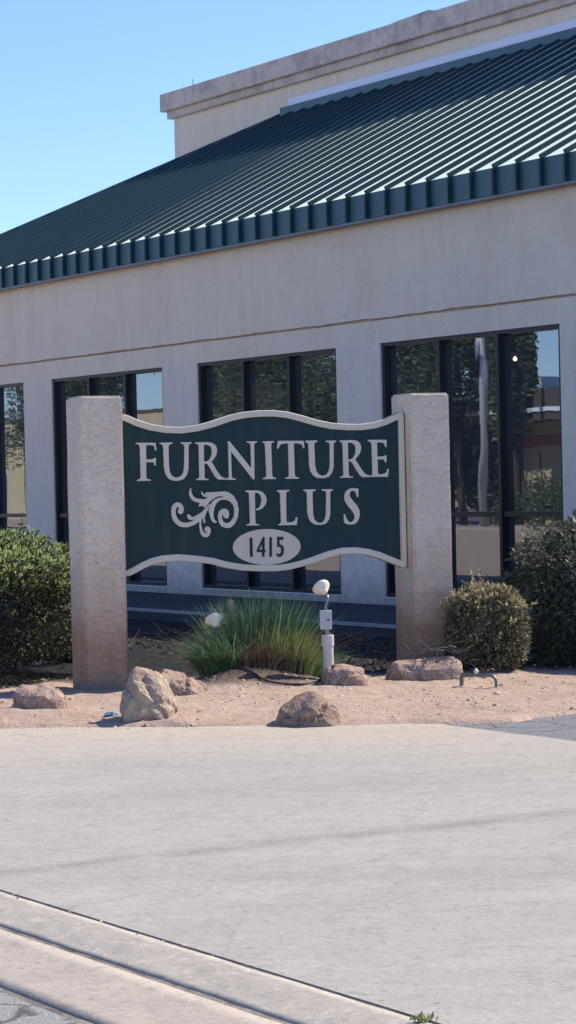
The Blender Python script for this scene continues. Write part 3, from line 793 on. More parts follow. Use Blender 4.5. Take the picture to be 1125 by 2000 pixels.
sc_o = flat('scroll_ornament', [crop(*C4, [(470,335),(500,270),(560,222),(625,203),(560,192),(525,165),(510,100),(540,140),(568,160),(575,125),(720,120),(850,110),(920,125),(990,180),(1040,270),(1060,380),(1045,500),(1000,590),(940,640),(880,650),(810,625),(770,560),(757,470),(775,400),(820,365),(870,362),(912,395),(920,450),(905,505),(870,508),(835,475),(818,430),(815,500),(835,555),(880,578),(940,555),(985,490),(1000,400),(985,320),(945,265),(890,238),(840,230),(790,240),(740,275),(705,340),(690,420),(695,500),(715,540),(740,550),(725,575),(695,570),(655,520),(635,450),(618,380),(640,310),(690,240),(760,205),(845,195),(840,185),(760,183),(690,216),(640,258),(560,355),(540,325),(505,325)])], EL, EF+.022, M['sign_cream'], board)
mb = MB()
for i, s_ in enumerate([
   [(208,402,42),(222,365,34),(205,325,32),(165,303,32),(120,335,34),(106,400,30),(116,480,32),(155,550,34),(215,592,34),(290,602,33),(370,583,32),(440,545,32),(500,490,32),(550,420,24),(600,350,13),(635,295,4)],
   [(325,468,24),(350,500,26),(400,503,20),(460,475,20),(520,430,14)],
   [(362,60,3),(352,110,14),(360,160,22),(390,210,25),(440,240,27),(500,250,30),(560,262,36),(600,250,30)],
   [(525,470,18),(503,540,13),(500,610,14),(515,690,20),(550,742,30),(592,750,30),(622,712,25),(628,670,22),(603,642,18),(582,662,20),(585,688,16)],
   [(632,300,4),(590,380,16),(565,440,14),(550,500,12),(560,560,14)]]):
    stroke_mesh(mb, s_, EL+.0006+i*.0004, EF+.022)
bm = bmesh.new(); bm.from_mesh(sc_o.data)
tmp = bpy.data.meshes.new('t'); tmp.from_pydata(mb.v, [], mb.f); bm.from_mesh(tmp); bm.to_mesh(sc_o.data); bm.free()
# number oval
el = [onsign(521.3+66*math.cos(t), 1068.2+35*math.sin(t)-.012*66*math.cos(t), EL) for t in [i*math.pi/32 for i in range(64)]]
oval = flat('number_oval', [el], EF+.006, EF+.022, M['oval'], SR)
for polys in ([[(335,180),(372,175),(378,440),(340,442)]],
   [[(515,170),(540,165),(540,340),(552,340),(552,375),(538,375),(538,438),(503,438),(503,375),(433,375),(433,345)], [(503,250),(503,342),(465,342)]],
   [[(605,170),(640,170),(640,438),(605,438)]],
   [[(712,165),(797,165),(797,210),(745,205),(745,270),(775,272),(800,300),(806,350),(798,400),(775,435),(735,440),(705,430),(705,390),(735,402),(757,392),(768,355),(762,315),(745,303),(712,303)]]):
    flat('digit', [crop(*C5, p) for p in polys], EF+.002, EF+.008, M['sign_green'], oval)
for (s_, z_) in ((sL+.02, 1.25), (sL+.02, 2.0), (sRr-.02, 1.25), (sRr-.02, 2.0)):
    MB().box(s_-.03, s_+.03, EF+.079, EF+.12, z_-.04, z_+.04).build('bracket', M['arm'], SR, bevel=.004)

# ------------------------------------------------------------------ rocks
def rock(outline, ybase, m, label, depth, seed, grp='boulders on the dirt bed'):
    yb = max(y for x, y in outline) if ybase is None else ybase
    cx = sum(x for x, y in outline)/len(outline)
    g0 = on_ground(cx, yb, .015)
    Yf = g0.y; Yc = Yf+depth*.5
    pts = [at(x, y, Yc) for x, y in outline]
    zb = bed_z(g0.x, Yc)
    c = Vector((sum(p.x for p in pts)/len(pts), Yc, 0)); zt = max(p.z for p in pts)
    rr = random.Random(seed); V_ = []
    for p in pts:
        if p.z < zb+.06: p.z = zb-.06
        V_.append(p)
    zl = zb-.06
    for fy, ks in ((-.5, .62), (-.3, .86), (.3, .84), (.5, .6)):
        for p in pts:
            h = (p.z-zl)*(ks+rr.uniform(-.10, .06)) if p.z > zl+.01 else 0
            V_.append(Vector((c.x+(p.x-c.x)*(ks+.12+rr.uniform(-.08, .05)), Yc+fy*depth*rr.uniform(.8, 1.1), zl+h)))
    bm = bmesh.new()
    for p in V_: bm.verts.new(p-c-Vector((0, 0, zb)))
    bmesh.ops.convex_hull(bm, input=bm.verts[:], use_existing_faces=False)
    bmesh.ops.delete(bm, geom=[v for v in bm.verts if not v.link_faces], context='VERTS')
    bmesh.ops.dissolve_limit(bm, angle_limit=math.radians(9), verts=bm.verts[:], edges=bm.edges[:])
    bmesh.ops.bevel(bm, geom=bm.edges[:], offset=.012, segments=1, affect='EDGES', clamp_overlap=True)
    bmesh.ops.triangulate(bm, faces=bm.faces[:])
    for it_ in range(3):
        lim = (.12, .07, .04)[it_]
        bmesh.ops.subdivide_edges(bm, edges=[e for e in bm.edges if e.calc_length() > lim], cuts=1)
        bmesh.ops.triangulate(bm, faces=bm.faces[:])
    bm.normal_update()
    off = Vector((seed*3.1, 0, 0))
    for v_ in bm.verts:
        q = v_.co*5+off; r_ = mn.fractal(q, 1, 2, 4)+1.3*(abs(mn.noise(v_.co*6.5+off+Vector((0, 4, 0))))-.25)
        rd = abs(mn.noise(v_.co*4+off*2)); ck = -.030*max(0, 1-rd*9)
        v_.co += v_.normal*(r_*.013+ck+mn.noise(v_.co*22+off)*.004)
    me = bpy.data.meshes.new('boulder'); bm.to_mesh(me); bm.free()
    o = link('boulder', me, m, None, (c.x, Yc, zb)); tag(o, label, 'rock', grp)
    return o
rock([(22,1385),(22,1372),(30,1345),(42,1338),(95,1336),(110,1339),(124,1352),(132,1368),(133,1375),(120,1378),(90,1382),(60,1391),(35,1391)], 1391, M['rock_red'], 'low flat-topped reddish boulder in front of the bushy green hedge at left', .34, 3)
rock([(236,1400),(236,1370),(242,1345),(252,1328),(260,1316),(264,1304),(274,1301),(296,1307),(316,1314),(328,1328),(337,1350),(347,1378),(346,1394),(334,1403),(300,1411),(258,1409)], 1411, M['rock_tan'], 'tallest tan boulder with an upright peak, at the foot of the left sign pillar', .42, 11)
rock([(300,1306),(318,1305),(345,1310),(372,1320),(398,1334),(430,1348),(400,1354),(360,1362),(335,1361),(310,1345)], 1362, M['rock_red'], 'wedge-shaped flat rock tapering to the right, behind the tallest boulder', .34, 23)
rock([(536,1410),(533,1396),(546,1382),(568,1372),(586,1354),(606,1347),(620,1352),(640,1366),(656,1372),(668,1388),(672,1408),(650,1414),(560,1415)], 1415, M['rock_brown'], 'peaked brown boulder at the concrete edge, nearest the driveway', .42, 31)
rock([(633,1342),(634,1318),(640,1304),(656,1298),(680,1297),(694,1305),(715,1306),(724,1322),(733,1340),(716,1345),(670,1347)], 1347, M['rock_red'], 'reddish rounded rock at the foot of the white lamp post', .36, 47)
rock([(750,1326),(756,1308),(768,1292),(782,1288),(812,1287),(850,1284),(880,1278),(900,1288),(908,1310),(905,1328),(870,1332),(780,1330)], 1331, M['rock_red'], 'long low rock draped in dry branches, in front of the right sign pillar', .34, 59)

# loose stones, pebbles and dead leaves: nobody could count them
def debris():
    V_, Q_ = [], []
    def bit(x, y, r, flat_=.6):
        z = max(bed_z(x, y), 0.0)
        b = len(V_); an = R.uniform(0, 6.28)
        c, s = math.cos(an), math.sin(an)
        p = [(-1, -.7, 0), (1, -.8, 0), (.8, .7, 0), (-.7, .9, 0), (-.6, -.4, flat_), (.5, -.5, flat_*R.uniform(.7, 1.2)), (.4, .5, flat_), (-.5, .5, flat_*R.uniform(.6, 1.1))]
        for a, bb, h in p:
            a *= R.uniform(.7, 1.2); bb *= R.uniform(.7, 1.2)
            V_.append((x+(a*c-bb*s)*r, y+(a*s+bb*c)*r, z+h*r-.002))
        for q in ((4, 5, 6, 7), (0, 1, 5, 4), (1, 2, 6, 5), (2, 3, 7, 6), (3, 0, 4, 7)): Q_.append([b+i for i in q])
    for i in range(1700):
        x = R.uniform(-2.4, 2.8); y = R.uniform(15.1, 19.2); bit(x, y, abs(R.gauss(0, .007))+.003)
    for i in range(150):
        x = R.uniform(-2.4, 2.8); y = R.uniform(15.2, 19); bit(x, y, R.uniform(.009, .03)**1.0*R.choice((.6, .8, 1)))
    for i in range(900):
        y = R.uniform(6.8, 15); x = R.uniform(-.14, .14)*y; 
        if x*CP+y*SP < D_L1+.1: continue
        bit(x, y, R.uniform(.0015, .0055)*(y/10)**.5)
    for i in range(110):
        t = R.uniform(-.13, .1); u_ = R.uniform(-12, -3.5); p = P(u_, D_L1+R.uniform(-.01, .05)); bit(p.x, p.y, R.uniform(.003, .008))
    return fromnp('pebbles', np.array(V_), np.array(Q_), M['grit'])
tag(debris(), 'scattered small stones and grit on the dirt and driveway', 'pebbles', kind='stuff')

# ------------------------------------------------------------------ foliage
def leaves(name, pts, nrm, size, m, parent=None, aspect=2.6, jitter=.9, droop=0):
    "a cloud of folded pointed leaves, each its own island"
    N = len(pts); rng = NR
    d = nrm+rng.normal(0, jitter, (N, 3)); d[:, 2] -= droop; d /= np.linalg.norm(d, axis=1)[:, None]
    t = rng.normal(0, 1, (N, 3)); t -= (t*d).sum(1)[:, None]*d; t /= np.linalg.norm(t, axis=1)[:, None]
    up = np.cross(d, t)
    L = size*rng.uniform(.6, 1.35, N)[:, None]; Wd = L/aspect
    a = pts; b = pts+d*L; m1 = pts+d*L*.45+t*Wd*.5+up*Wd*.18; m2 = pts+d*L*.45-t*Wd*.5+up*Wd*.18
    V_ = np.empty((N*4, 3)); V_[0::4] = a; V_[1::4] = m1; V_[2::4] = b; V_[3::4] = m2
    Q_ = np.arange(N*4).reshape(N, 4)
    return fromnp(name, V_, Q_, m, parent)
def shell(N, c, r, lump=.16, seed=0, inner=.35, flatb=0):
    rng = np.random.default_rng(seed)
    v = rng.normal(0, 1, (N*2, 3)); v /= np.linalg.norm(v, axis=1)[:, None]
    v = v[v[:, 2] > -.75][:N]
    lm = np.array([mn.noise(Vector(q*2.1)+Vector((seed, 0, 0)))+.5*mn.noise(Vector(q*5)+Vector((seed, 3, 0)))+.35*mn.noise(Vector(q*11)+Vector((seed, 7, 0))) for q in v])
    k_ = (1-inner*rng.uniform(0, 1, len(v))**1.6)*(1+lump*lm)
    p = v*k_[:, None]*np.array(r)+np.array(c)
    return p, v
def shrub(name, label, cat, c, r, m, N, size, seed, lump=.16, stems=9, aspect=2.4, sprigs=0, group=None, box=1.0, suntop=0, topmat='leaf_sun'):
    root = empty(name, (c[0], c[1], bed_z(c[0], c[1]))); tag(root, label, cat, group)
    z0 = root.location.z
    p, v = shell(N, (0, 0, c[2]-z0), r, lump, seed)
    if box != 1:   # sheared hedge: squarer shoulders
        q = (p-np.array((0, 0, c[2]-z0)))/np.array(r); q = np.sign(q)*np.abs(q)**box; p = q*np.array(r)*.93+np.array((0, 0, c[2]-z0))
    keep = p[:, 2] > .0; p, v = p[keep], v[keep]
    if sprigs:
        rr = np.random.default_rng(seed+1); idx = rr.choice(len(p), sprigs)
        sp_, sv = [], []
        for i in idx:
            if v[i][2] < -.1: continue
            dr = v[i]+rr.normal(0, .35, 3)+np.array((0, 0, .5)); dr /= np.linalg.norm(dr)
            L = rr.uniform(.05, .15)
            for k_ in range(9):
                sp_.append(p[i]+dr*L*k_/8); sv.append(dr)
        if sp_: p = np.vstack([p, sp_]); v = np.vstack([v, sv])
    leaves('foliage', p, v, size, m, root, aspect)
    if suntop:  # paler leaf layer that paints sunlight onto the top
        tp = (v[:, 2] > suntop) & (np.linalg.norm((p-np.array((0, 0, c[2]-z0)))/np.array(r), axis=1) > .72)
        tp &= NR.uniform(0, 1, len(p)) < np.clip((v[:, 2]-suntop)*3.5, 0, .8)
        leaves('sunlit_top', p[tp]+np.array((0, 0, .012)), v[tp]+np.array((0, 0, .4)), size*1.05, M[topmat], root, aspect, .8)
    st = MB()
    rr = random.Random(seed)
    for i in range(stems):
        an = rr.uniform(0, 6.28); q = rr.uniform(.3, .85)
        st.tube([(rr.uniform(-.08, .08), rr.uniform(-.08, .08), -.05), (math.cos(an)*r[0]*q*.4, math.sin(an)*r[1]*q*.4, (c[2]-z0)*.5), (math.cos(an)*r[0]*q*.8, math.sin(an)*r[1]*q*.8, (c[2]-z0)*1.1)], [.02, .015, .006], 6)
    st.build('stem', M['stem'], root, smooth=True)
    return root
shrub('green_hedge', 'large leafy hedge with a sunlit green top, left of the sign', 'bush', (-2.72, 19.2, .58), (1.18, 1.15, .64), M['leaf_a'], 46000, .043, 5, .24, 14, 2.8, sprigs=900, box=.8, suntop=.12)
shrub('round_shrub', 'small clipped round shrub with reddish tips, right of the right pillar', 'bush', (1.565, 18.7, .33), (.345, .34, .385), M['leaf_b'], 11000, .038, 9, .20, 8, 2.2, sprigs=110, box=.80, suntop=.35, topmat='leaf_p')
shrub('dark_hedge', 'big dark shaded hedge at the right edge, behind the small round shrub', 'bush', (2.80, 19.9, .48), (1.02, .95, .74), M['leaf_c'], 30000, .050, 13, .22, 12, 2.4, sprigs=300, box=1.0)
# low dead shrub behind the bed, left
shrub('bare_shrub', 'low brown half-bare shrub behind the left pillar', 'bush', (-1.95, 20.6, .55), (.35, .3, .45), M['leaf_b'], 1800, .035, 17, .3, 16, 2.0)

def grass():
    cx, cy = -.27, 18.15
    root = empty('bunch_grass_clump', (cx, cy, bed_z(cx, cy))); tag(root, 'clump of long wild bunch grass, green behind and yellowish in front, under the sign', 'grass clump')
    def blades(name, N, m, cfun, hfun, spread, wd, seed, lean=.6):
        rng = random.Random(seed); V_ = []; Q_ = []
        for i in range(N):
            bx, by = cfun(rng); h = hfun(rng)
            an = math.atan2(by+rng.gauss(0, .12), bx+rng.gauss(0, .15))
            r0 = math.hypot(bx, by)
            out = lean*(r0/.4*.8+rng.uniform(0, .5))*h*spread
            an += rng.gauss(0, .45)
            z0 = bed_z(cx+bx, cy+by)-root.location.z-.01
            pv = Vector((bx, by, z0)); face = rng.uniform(0, math.pi)
            fx, fy = math.cos(face), math.sin(face)
            b = len(V_); S = 4; wv = wd*rng.uniform(.6, 1.3)
            curl = rng.uniform(.6, 1.3)
            for k_ in range(S+1):
                t = k_/S
                x = bx+math.cos(an)*out*t**1.7*curl; y = by+math.sin(an)*out*t**1.7*curl; z = z0+h*(t-.22*curl*t*t*min(1.5, out/h*1.6))
                ww = wv*(1-t*.92)
                V_.append((x-fx*ww, y-fy*ww, z)); V_.append((x+fx*ww, y+fy*ww, z))
            for k_ in range(S): q = b+2*k_; Q_.append((q, q+1, q+3, q+2))
        return fromnp(name, np.array(V_), np.array(Q_), m, root)
    def disc(ax, ay, rx, ry):
        def f(r): a = r.uniform(0, 6.28); q = math.sqrt(r.random()); return ax+rx*q*math.cos(a), ay+ry*q*math.sin(a)
        return f
    blades('green_blades', 2300, M['grass'], disc(.03, .10, .32, .22), lambda r: r.uniform(.26, .70), .74, .0062, 1)
    blades('left_blades', 1300, M['grass'], disc(-.24, -.08, .18, .20), lambda r: r.uniform(.20, .44), .85, .0046, 2, .9)
    blades('yellow_blades', 800, M['grass_y'], disc(.20, -.12, .23, .14), lambda r: r.uniform(.18, .44), .7, .0048, 3)
    blades('dead_blades', 1700, M['thatch'], disc(-.06, -.16, .36, .18), lambda r: r.uniform(.08, .24), .9, .0048, 4, .9)
    blades('stray_blades', 320, M['thatch'], disc(.0, -.02, .40, .28), lambda r: r.uniform(.25, .55), 1.3, .0045, 11, 1.3)
    blades('front_blades', 500, M['grass'], disc(-.26, -.28, .15, .08), lambda r: r.uniform(.16, .34), 1.1, .0046, 6, .9)
    blades('right_blades', 700, M['grass'], disc(.38, .08, .12, .14), lambda r: r.uniform(.15, .34), .9, .004, 5, .9)
grass()

# dry branches over the long rock and on the shaded ground
def branches(name, label, spots, seed, n, L, rad, parentless=True, zf=None):
    rr = random.Random(seed); mb = MB()
    for i in range(n):
        (x, y, z) = rr.choice(spots); x += rr.gauss(0, .07); y += rr.gauss(0, .06); z += abs(rr.gauss(0, .03))
        an = rr.uniform(0, 6.28); l = L*rr.uniform(.4, 1.2); pts = []
        dz = rr.uniform(-.35, .55)
        for k_ in range(5):
            pts.append((x, y, max(z, bed_z(x, y)+.004))); an += rr.gauss(0, .35); dz += rr.gauss(0, .25)
            x += math.cos(an)*l/4; y += math.sin(an)*l/4; z += dz*l/4
        mb.tube(pts, [rad, rad*.9, rad*.75, rad*.6, rad*.3], 5)
    o = mb.build(name, M['twig'], smooth=True); tag(o, label, 'branches'); return o
g6 = on_ground(860, 1331)
branches('dry_branches', 'tangle of dry grey branches heaped on the long low rock', [(g6.x-.1+q*.06, g6.y+.02+R.uniform(-.05, .2), .10+.13*math.sin(q)) for q in range(0, 6)], 5, 110, .17, .0045)
bs = [on_ground(x, y) for x, y in ((700, 1262), (720, 1285), (745, 1275), (700, 1300), (680, 1245))]
for i, (p, w_) in enumerate(zip(bs, ('longest bare twig', 'bare twig nearest the white lamp post', 'curved bare twig nearest the right pillar', 'bare twig lowest', 'short bare twig farthest back'))):
    o = branches('fallen_twig', w_+' on the shaded ground left of the right pillar', [(p.x, p.y, 0)], 8+i, 1, .5-.05*i, .008); tag(o, None, 'twig', 'fallen twigs on the shaded ground')
bs = [on_ground(x, y) for x, y in ((280, 1262), (300, 1240), (330, 1255), (350, 1280), (360, 1300), (300, 1290))]
branches('dead_vines', 'dead leafless vines on the dark ground right of the left pillar', [(p.x, p.y, 0) for p in bs], 9, 40, .16, .003)['kind'] = 'stuff'
bs = [on_ground(x, y) for x, y in ((430, 1328), (470, 1330), (410, 1320))]
branches('root_sticks', 'short dry sticks on the soil mound under the grass clump', [(p.x, p.y, .06) for p in bs], 10, 40, .14, .004)['kind'] = 'stuff'
# thin dead leaves in the shade
lv = []
for i in range(2600):
    x = R.uniform(-1.6, 1.3); y = R.uniform(18.4, 25)
    if 10.6 < x*CP+y*SP < 14.3: lv.append((x, y, bed_z(x, y)+.008))
lv = np.array(lv)
tag(leaves('leaf_litter', lv, np.zeros_like(lv)+np.array((0, 0, .15)), .045, M['litter'], None, 1.8, .8), 'dead leaves littering the shaded ground behind the sign', 'leaf litter', kind='stuff')

# ------------------------------------------------------------------ lamps, hose, pipe, litter
def lathe(mb, prof, axis, org, n=18):
    q = Vector(axis).normalized().to_track_quat('Z', 'Y'); b = len(mb.v); org = Vector(org)
    for (r_, h) in prof:
        for k_ in range(n):
            an = 2*math.pi*k_/n; mb.v.append(tuple(org+q @ Vector((r_*math.cos(an), r_*math.sin(an), h))))
    for i in range(len(prof)-1):
        for k_ in range(n):
            p = b+i*n; mb.f.append((p+k_, p+(k_+1) % n, p+n+(k_+1) % n, p+n+k_))
    return mb
def lamphead(root, org, axis):
    hd = lathe(MB(), [(.001, .012), (.018, .012), (.022, .018), (.026, .028), (.046, .046), (.064, .066), (.070, .078), (.070, .092), (.066, .096)], axis, org).build('lamp_head', M['lampw'], root, smooth=True)
    lathe(MB(), [(.065, .095), (.048, .103), (.02, .108), (.001, .109)], axis, org).build('lens', M['flash'], hd, smooth=True)
pp = at(642, 1300, 17.85); Yl = 17.85
LM = empty('spotlight', (pp.x, Yl, bed_z(pp.x, Yl))); tag(LM, 'cream spotlight on a grey box and thick white plastic post, in front of the sign', 'spotlight', 'spotlights aimed at the sign')
z0 = LM.location.z
def zz(py): return at(642, py, Yl).z-z0
dx = at(640, 1270, Yl).x-pp.x
MB().tube([(dx+.006, 0, -.1), (dx+.002, 0, zz(1243))], .041, 20).build('post', M['pvc'], LM, smooth=False, bevel=.002)
MB().tube([(dx+.002, 0, zz(1262)), (dx+.001, 0, zz(1240))], .048, 20).build('post_collar', M['pvc'], LM, bevel=.004)
MB().tube([(dx, 0, zz(1240)), (dx-.003, 0, zz(1228))], .022, 12).build('conduit', M['arm'], LM)
bx_ = MB().box(dx-.055, dx+.036, -.035, .035, zz(1229), zz(1192)).build('junction_box', M['box'], LM, bevel=.006)
MB().tube([(dx+.008, -.036, zz(1210)), (dx+.008, -.042, zz(1210))], .008, 10).build('knockout', M['bronze'], bx_)
xh = at(638, 1166, Yl).x-pp.x
MB().tube([(dx-.006, 0, zz(1193)), (dx-.010, 0, zz(1185)), (xh+.008, .0, zz(1174)), (xh, 0, zz(1163))], [.013, .011, .011, .015], 10).build('arm', M['arm'], LM, smooth=True)
lamphead(LM, (xh-.004, 0, zz(1161)), (-.42, .62, .62))
pl = at(424, 1231, 17.98)
LM2 = empty('spotlight', (pl.x, 17.98, bed_z(pl.x, 17.98))); tag(LM2, 'low cream spotlight head half hidden in the grass clump', 'spotlight', 'spotlights aimed at the sign')
zl_ = pl.z-LM2.location.z
MB().tube([(0, .02, -.1), (0, .02, zl_-.05)], .014, 10).build('post', M['arm'], LM2)
MB().tube([(0, .02, zl_-.05), (0, 0, zl_+.01)], .012, 10).build('arm', M['arm'], LM2)
lamphead(LM2, (0, 0, zl_+.018), (-.30, .55, .75))
# stake
sk = at(456, 1197, 18.25); sb_ = bed_z(sk.x, 18.25)
o = MB().hexa([(-.02, -.01, -.1), (.02, -.01, -.1), (.02, .01, -.1), (-.02, .01, -.1), (-.06, -.008, .70), (-.022, -.008, .685), (-.022, .008, .685), (-.06, .008, .70)]).build('wooden_stake', M['stake'], loc=(sk.x+.03, 18.22, sb_), bevel=.003)
o.scale = (1, 1, (at(456, 1169, 18.25).z-sb_)/.70); tag(o, 'thin pinkish wooden stake standing in the grass clump', 'stake')
# hose on the dirt
hp = []
for x, y in ((452, 1335), (490, 1330), (530, 1322), (565, 1314), (600, 1320), (625, 1328), (628, 1338), (600, 1345), (560, 1347), (520, 1347), (480, 1343), (455, 1341)):
    q = on_ground(x, y, .03); hp.append(Vector((q.x, q.y, bed_z(q.x, q.y)+.012)))
def cr(P_, n=6):
    out = []
    for i in range(len(P_)-1):
        p0, p1, p2, p3 = P_[max(i-1, 0)], P_[i], P_[i+1], P_[min(i+2, len(P_)-1)]
        for k_ in range(n):
            t = k_/n; out.append(.5*((2*p1)+(p2-p0)*t+(2*p0-5*p1+4*p2-p3)*t*t+(3*p1-p0-3*p2+p3)*t**3))
    return out+[P_[-1]]
o = MB().tube(cr(hp), .009, 8).build('irrigation_hose', M['hose'], smooth=True); tag(o, 'thin dark irrigation hose looped on the dirt below the grass', 'hose')
# bent pipe
g7 = on_ground(902, 1346); g8 = on_ground(969, 1349)
hh = at(903, 1317, g7.y).z
b7 = bed_z(g7.x, g7.y)
PR = empty('bent_pipe', (g7.x, g7.y, b7)); tag(PR, 'low bent galvanised pipe hoop standing on the dirt before the round shrub', 'pipe')
v8 = Vector((g8.x-g7.x, g8.y-g7.y, 0)); h_ = hh-b7
MB().tube(cr([Vector((0, 0, h_)), v8*.5+Vector((0, 0, h_)), v8*.86+Vector((0, 0, h_-.002)), v8*.97+Vector((0, 0, h_-.02)), v8+Vector((0, 0, h_-.05)), v8+Vector((0, 0, -.08))]), .011, 10).build('hoop', M['galv'], PR, smooth=True)
MB().tube([(0, 0, -.08), (0, 0, h_-.012)], .016, 10).build('upright', M['joint'], PR)
MB().tube([v8*.45+Vector((0, 0, h_+.008)), v8*.43+Vector((0, 0, h_+.028)), v8*.42+Vector((0, 0, h_+.048))], [.012, .018, .006], 8).build('cap', M['lampw'], PR, smooth=True)
# litter
def crumple(name, px, py, m, r, label, seed, fl=.5):
    q = on_ground(px, py, .02); z = bed_z(q.x, q.y)
    bm = bmesh.new(); bmesh.ops.create_icosphere(bm, subdivisions=3, radius=r)
    for v_ in bm.verts:
        k_ = 1+.45*mn.noise(v_.co/r*1.7+Vector((seed, 0, 0)))+.25*mn.noise(v_.co/r*4+Vector((seed, 5, 0)))
        v_.co *= k_; v_.co.z = v_.co.z*fl+r*fl*.8
    me = bpy.data.meshes.new(name); bm.to_mesh(me); bm.free()
    return tag(link(name, me, m, None, (q.x, q.y, z-.004)), label, 'litter')
crumple('crumpled_wrapper', 217, 1400, M['blue'], .040, 'crumpled blue plastic wrapper left of the tallest boulder', 2)
crumple('paper_scrap', 683, 1352, M['white'], .012, 'tiny white paper scrap on the dirt under the reddish rounded rock', 4)
# weeds in the curb joint
wp = on_ground(826, 1994)
pts = np.array([(wp.x+R.gauss(0, .018), wp.y+R.gauss(0, .008), .0) for i in range(60)])
tag(leaves('joint_weed', pts, np.zeros_like(pts)+np.array((0, 0, 1.)), .022, M['grass_y'], None, 3, .7), 'tiny yellow-green weed in the driveway joint at the bottom edge', 'weed')

# ------------------------------------------------------------------ across the street (seen mirrored in the windows)
def mir(px, n, py=900):
    "place along the street of what a window column shows mirrored, at depth n"
    nm = 2*(NF+.13)-n; return u_at(px, nm, py)
def mz(px, py, n):
    nm = 2*(NF+.13)-n; return z_at(px, py, nm)
NA = -14
a0, a1 = mir(1000, NA), mir(1180, NA)
B2 = empty('shop_building', (0, 0, 0), PHI-math.pi/2); tag(B2, 'low tan building with a red band and dark canopy, mirrored in the right window', 'building')
zc = mz(1050, 765, NA); zb_ = mz(1050, 825, NA)
MB().box(a0-1, a1+14, NA-10, NA, -.1, zb_).build('wall', M['tan'], B2)
MB().box(a0-1, a1+14, NA, NA+.02, mz(1050, 872, NA), mz(1050, 850, NA)).build('red_band', M['redp'], B2)
MB().box(a0-1.5, a1+14.5, NA-10.3, NA+1.6, zb_, zc).build('canopy', M['brownroof'], B2)
MB().box(a0-1.5, a1+14.5, NA+1.61, NA+1.66, mz(1050, 805, NA+1.6), mz(1050, 797, NA+1.6)).build('canopy_trim', M['flash'], B2)
hv = MB().box(mir(1048, NA-3), mir(1060, NA-3), NA-4, NA-3, zc, zc+.7).build('air_unit', M['flash'], B2, bevel=.02)
for k_ in range(3):
    uw = a1+2+k_*3.5; f_ = MB().box(uw, uw+1.8, NA, NA+.03, 1.0, 2.3).build('shop_window', M['bronze'], B2)
a2, a3 = mir(150, NA-6), mir(345, NA-6)
B3 = empty('warehouse_building', (0, 0, 0), PHI-math.pi/2); tag(B3, 'plain tan warehouse mirrored in the window beside the left pillar', 'building')
MB().box(a2-14, a3+3, NA-18, NA-6, -.1, mz(290, 803, NA-6)).build('wall', M['tan'], B3)
MB().box(a2-14.1, a3+3.1, NA-18.1, NA-5.9, mz(290, 803, NA-6), mz(290, 799, NA-6)).build('coping', M['brownroof'], B3)
for k_ in range(3): MB().box(a2-10+k_*6, a2-8+k_*6, NA-6, NA-5.97, 0, 2.4).build('door', M['brownroof'], B3)
def tree(px, n, hgt, rad, seed, label):
    u = mir(px, n); p = P(u, n)
    root = empty('street_tree', (p.x, p.y, 0)); tag(root, label, 'tree', 'trees across the street')
    rr = random.Random(seed); tr = MB(); tr.tube([(0, 0, -.1), (.1, 0, hgt*.25), (.05, .1, hgt*.5)], [.22, .17, .12], 8)
    cen = []
    for i in range(8):
        an = rr.uniform(0, 6.28); q = rad*rr.uniform(.3, .75); c = (math.cos(an)*q, math.sin(an)*q, hgt*rr.uniform(.38, .85)); cen.append(c)
        tr.tube([(.05, .05, hgt*.35), (c[0]*.5, c[1]*.5, (c[2]+hgt*.35)/2), c], [.09, .06, .03], 6)
    tr.build('trunk', M['bark'], root, smooth=True)
    ps, vs_ = [], []
    for c in cen:
        p_, v_ = shell(2600, c, (rad*.5, rad*.5, hgt*.20), .35, rr.randint(0, 99), .8); ps.append(p_); vs_.append(v_)
    leaves('crown', np.vstack(ps), np.vstack(vs_), .17, M['leaf_t'], root, 2.2)
for i, (px, n, h, r_, l) in enumerate(((420, -12.2, 9.0, 3.2, 'broad tree mirrored in the middle window, at its left'), (520, -12.6, 9.5, 3.2, 'dense tall tree mirrored in the centre of the middle window'), (620, -12.2, 9.2, 3.3, 'dark bushy tree mirrored in the middle window, at its right'),
     (800, -12.4, 8.2, 2.6, 'tree mirrored in the right window next to the pillar'), (900, -12.2, 8.8, 2.0, 'tall tree mirrored beside the light pole'), (1008, -12.3, 8.2, .75, 'slim tree mirrored beside the glowing bulb'), (60, -12.3, 9.0, 3.2, 'dark tree mirrored in the leftmost window'), (160, -12.4, 7.0, 1.8, 'small tree mirrored behind the left pillar'))):
    tree(px, n, h, r_, 20+i, l)
shp = []
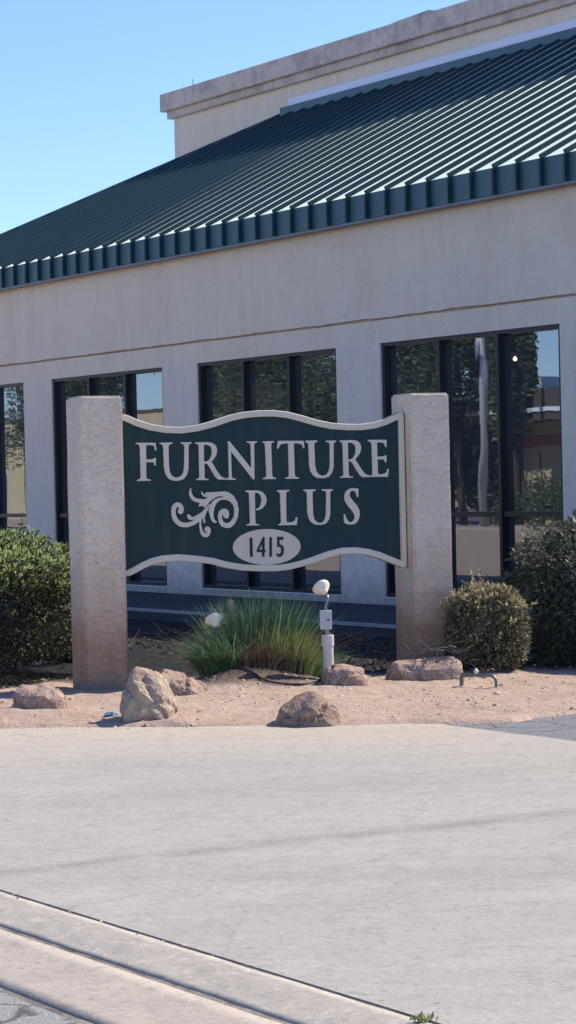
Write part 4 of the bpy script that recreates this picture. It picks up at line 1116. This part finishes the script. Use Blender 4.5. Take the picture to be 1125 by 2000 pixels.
for i, (px, h) in enumerate(((1075, 1.5), (1015, .9), (1100, 1.2))):
    u = mir(px, NA+1.8); p = P(u, NA+2.0); root = empty('street_shrub', (p.x, p.y, .08)); tag(root, ('tall dark shrub', 'low dark shrub', 'wide dark shrub')[i]+' against the tan wall mirrored in the right window', 'bush', 'shrubs across the street')
    p_, v_ = shell(1800, (0, 0, h*.5), (.9+.3*i, .7, h*.6), .3, 40+i, .6); leaves('foliage', p_, v_, .12, M['leaf_t'], root, 2.2)
    MB().tube([(0, 0, -.05), (.05, 0, h*.6)], [.05, .02], 6).build('stem', M['stem'], root)
u0_, u1_ = mir(740, -13.3), mir(985, -13.3); hb = P((u0_+u1_)/2, -13.3)
root = empty('tall_hedge', (hb.x, hb.y, .06), PHI-math.pi/2); tag(root, 'tall dark hedge row mirrored in the right window behind the light pole', 'hedge')
p_, v_ = shell(9000, (0, 0, 2.0), (abs(u1_-u0_)/2, .9, 2.6), .25, 77, .6); q = p_/np.array((abs(u1_-u0_)/2, .9, 2.6)); p_ = np.sign(q)*np.abs(q)**.6*np.array((abs(u1_-u0_)/2, .9, 2.6))
leaves('foliage', p_, v_, .30, M['leaf_t'], root, 1.8)
for k_ in range(9): MB().tube([((k_-4)*1.4, 0, -.05), ((k_-4)*1.4, .1, 2.4)], [.07, .03], 6).build('stem', M['stem'], root)
u = mir(944, -10); p = P(u, -10)
LPo = empty('street_light', (p.x, p.y, .1), PHI); tag(LPo, 'tall pale street light pole mirrored in the right window', 'street light')
MB().tube([(0, 0, 0), (0, 0, 9.2)], [.16, .09], 12).build('pole', M['box'], LPo, smooth=True)
MB().tube([(0, 0, 6.1), (.5, 0, 6.35), (1.3, 0, 6.4)], [.05, .045, .04], 8).build('arm', M['box'], LPo, smooth=True)
MB().box(1.25, 1.9, -.14, .14, 6.32, 6.45).build('lamp_housing', M['box'], LPo, bevel=.03)
hv_ = []; hf_ = []
for i in range(81):
    t = i/80; u_ = -520+t*620; h = 6+22*abs(mn.fractal(Vector((t*5, 2, 0)), 1, 2, 5))+10*mn.noise(Vector((t*3, 0, 0)))
    a = P(u_, -340); b = P(u_, -420); hv_ += [(a.x, a.y, -1), ((a.x+b.x)/2, (a.y+b.y)/2, max(5, h)), (b.x, b.y, -1)]
for i in range(80):
    q = i*3; hf_ += [(q, q+3, q+4, q+1), (q+1, q+4, q+5, q+2)]
tag(pyd('hills', hv_, hf_, M['hill'], smooth=True), kind='structure')
print('roof', WR, zE, zT, 'sR', sR, 'piers', [tuple(round(q, 2) for q in p_) for p_ in PU], 'uE', uE, uTop)
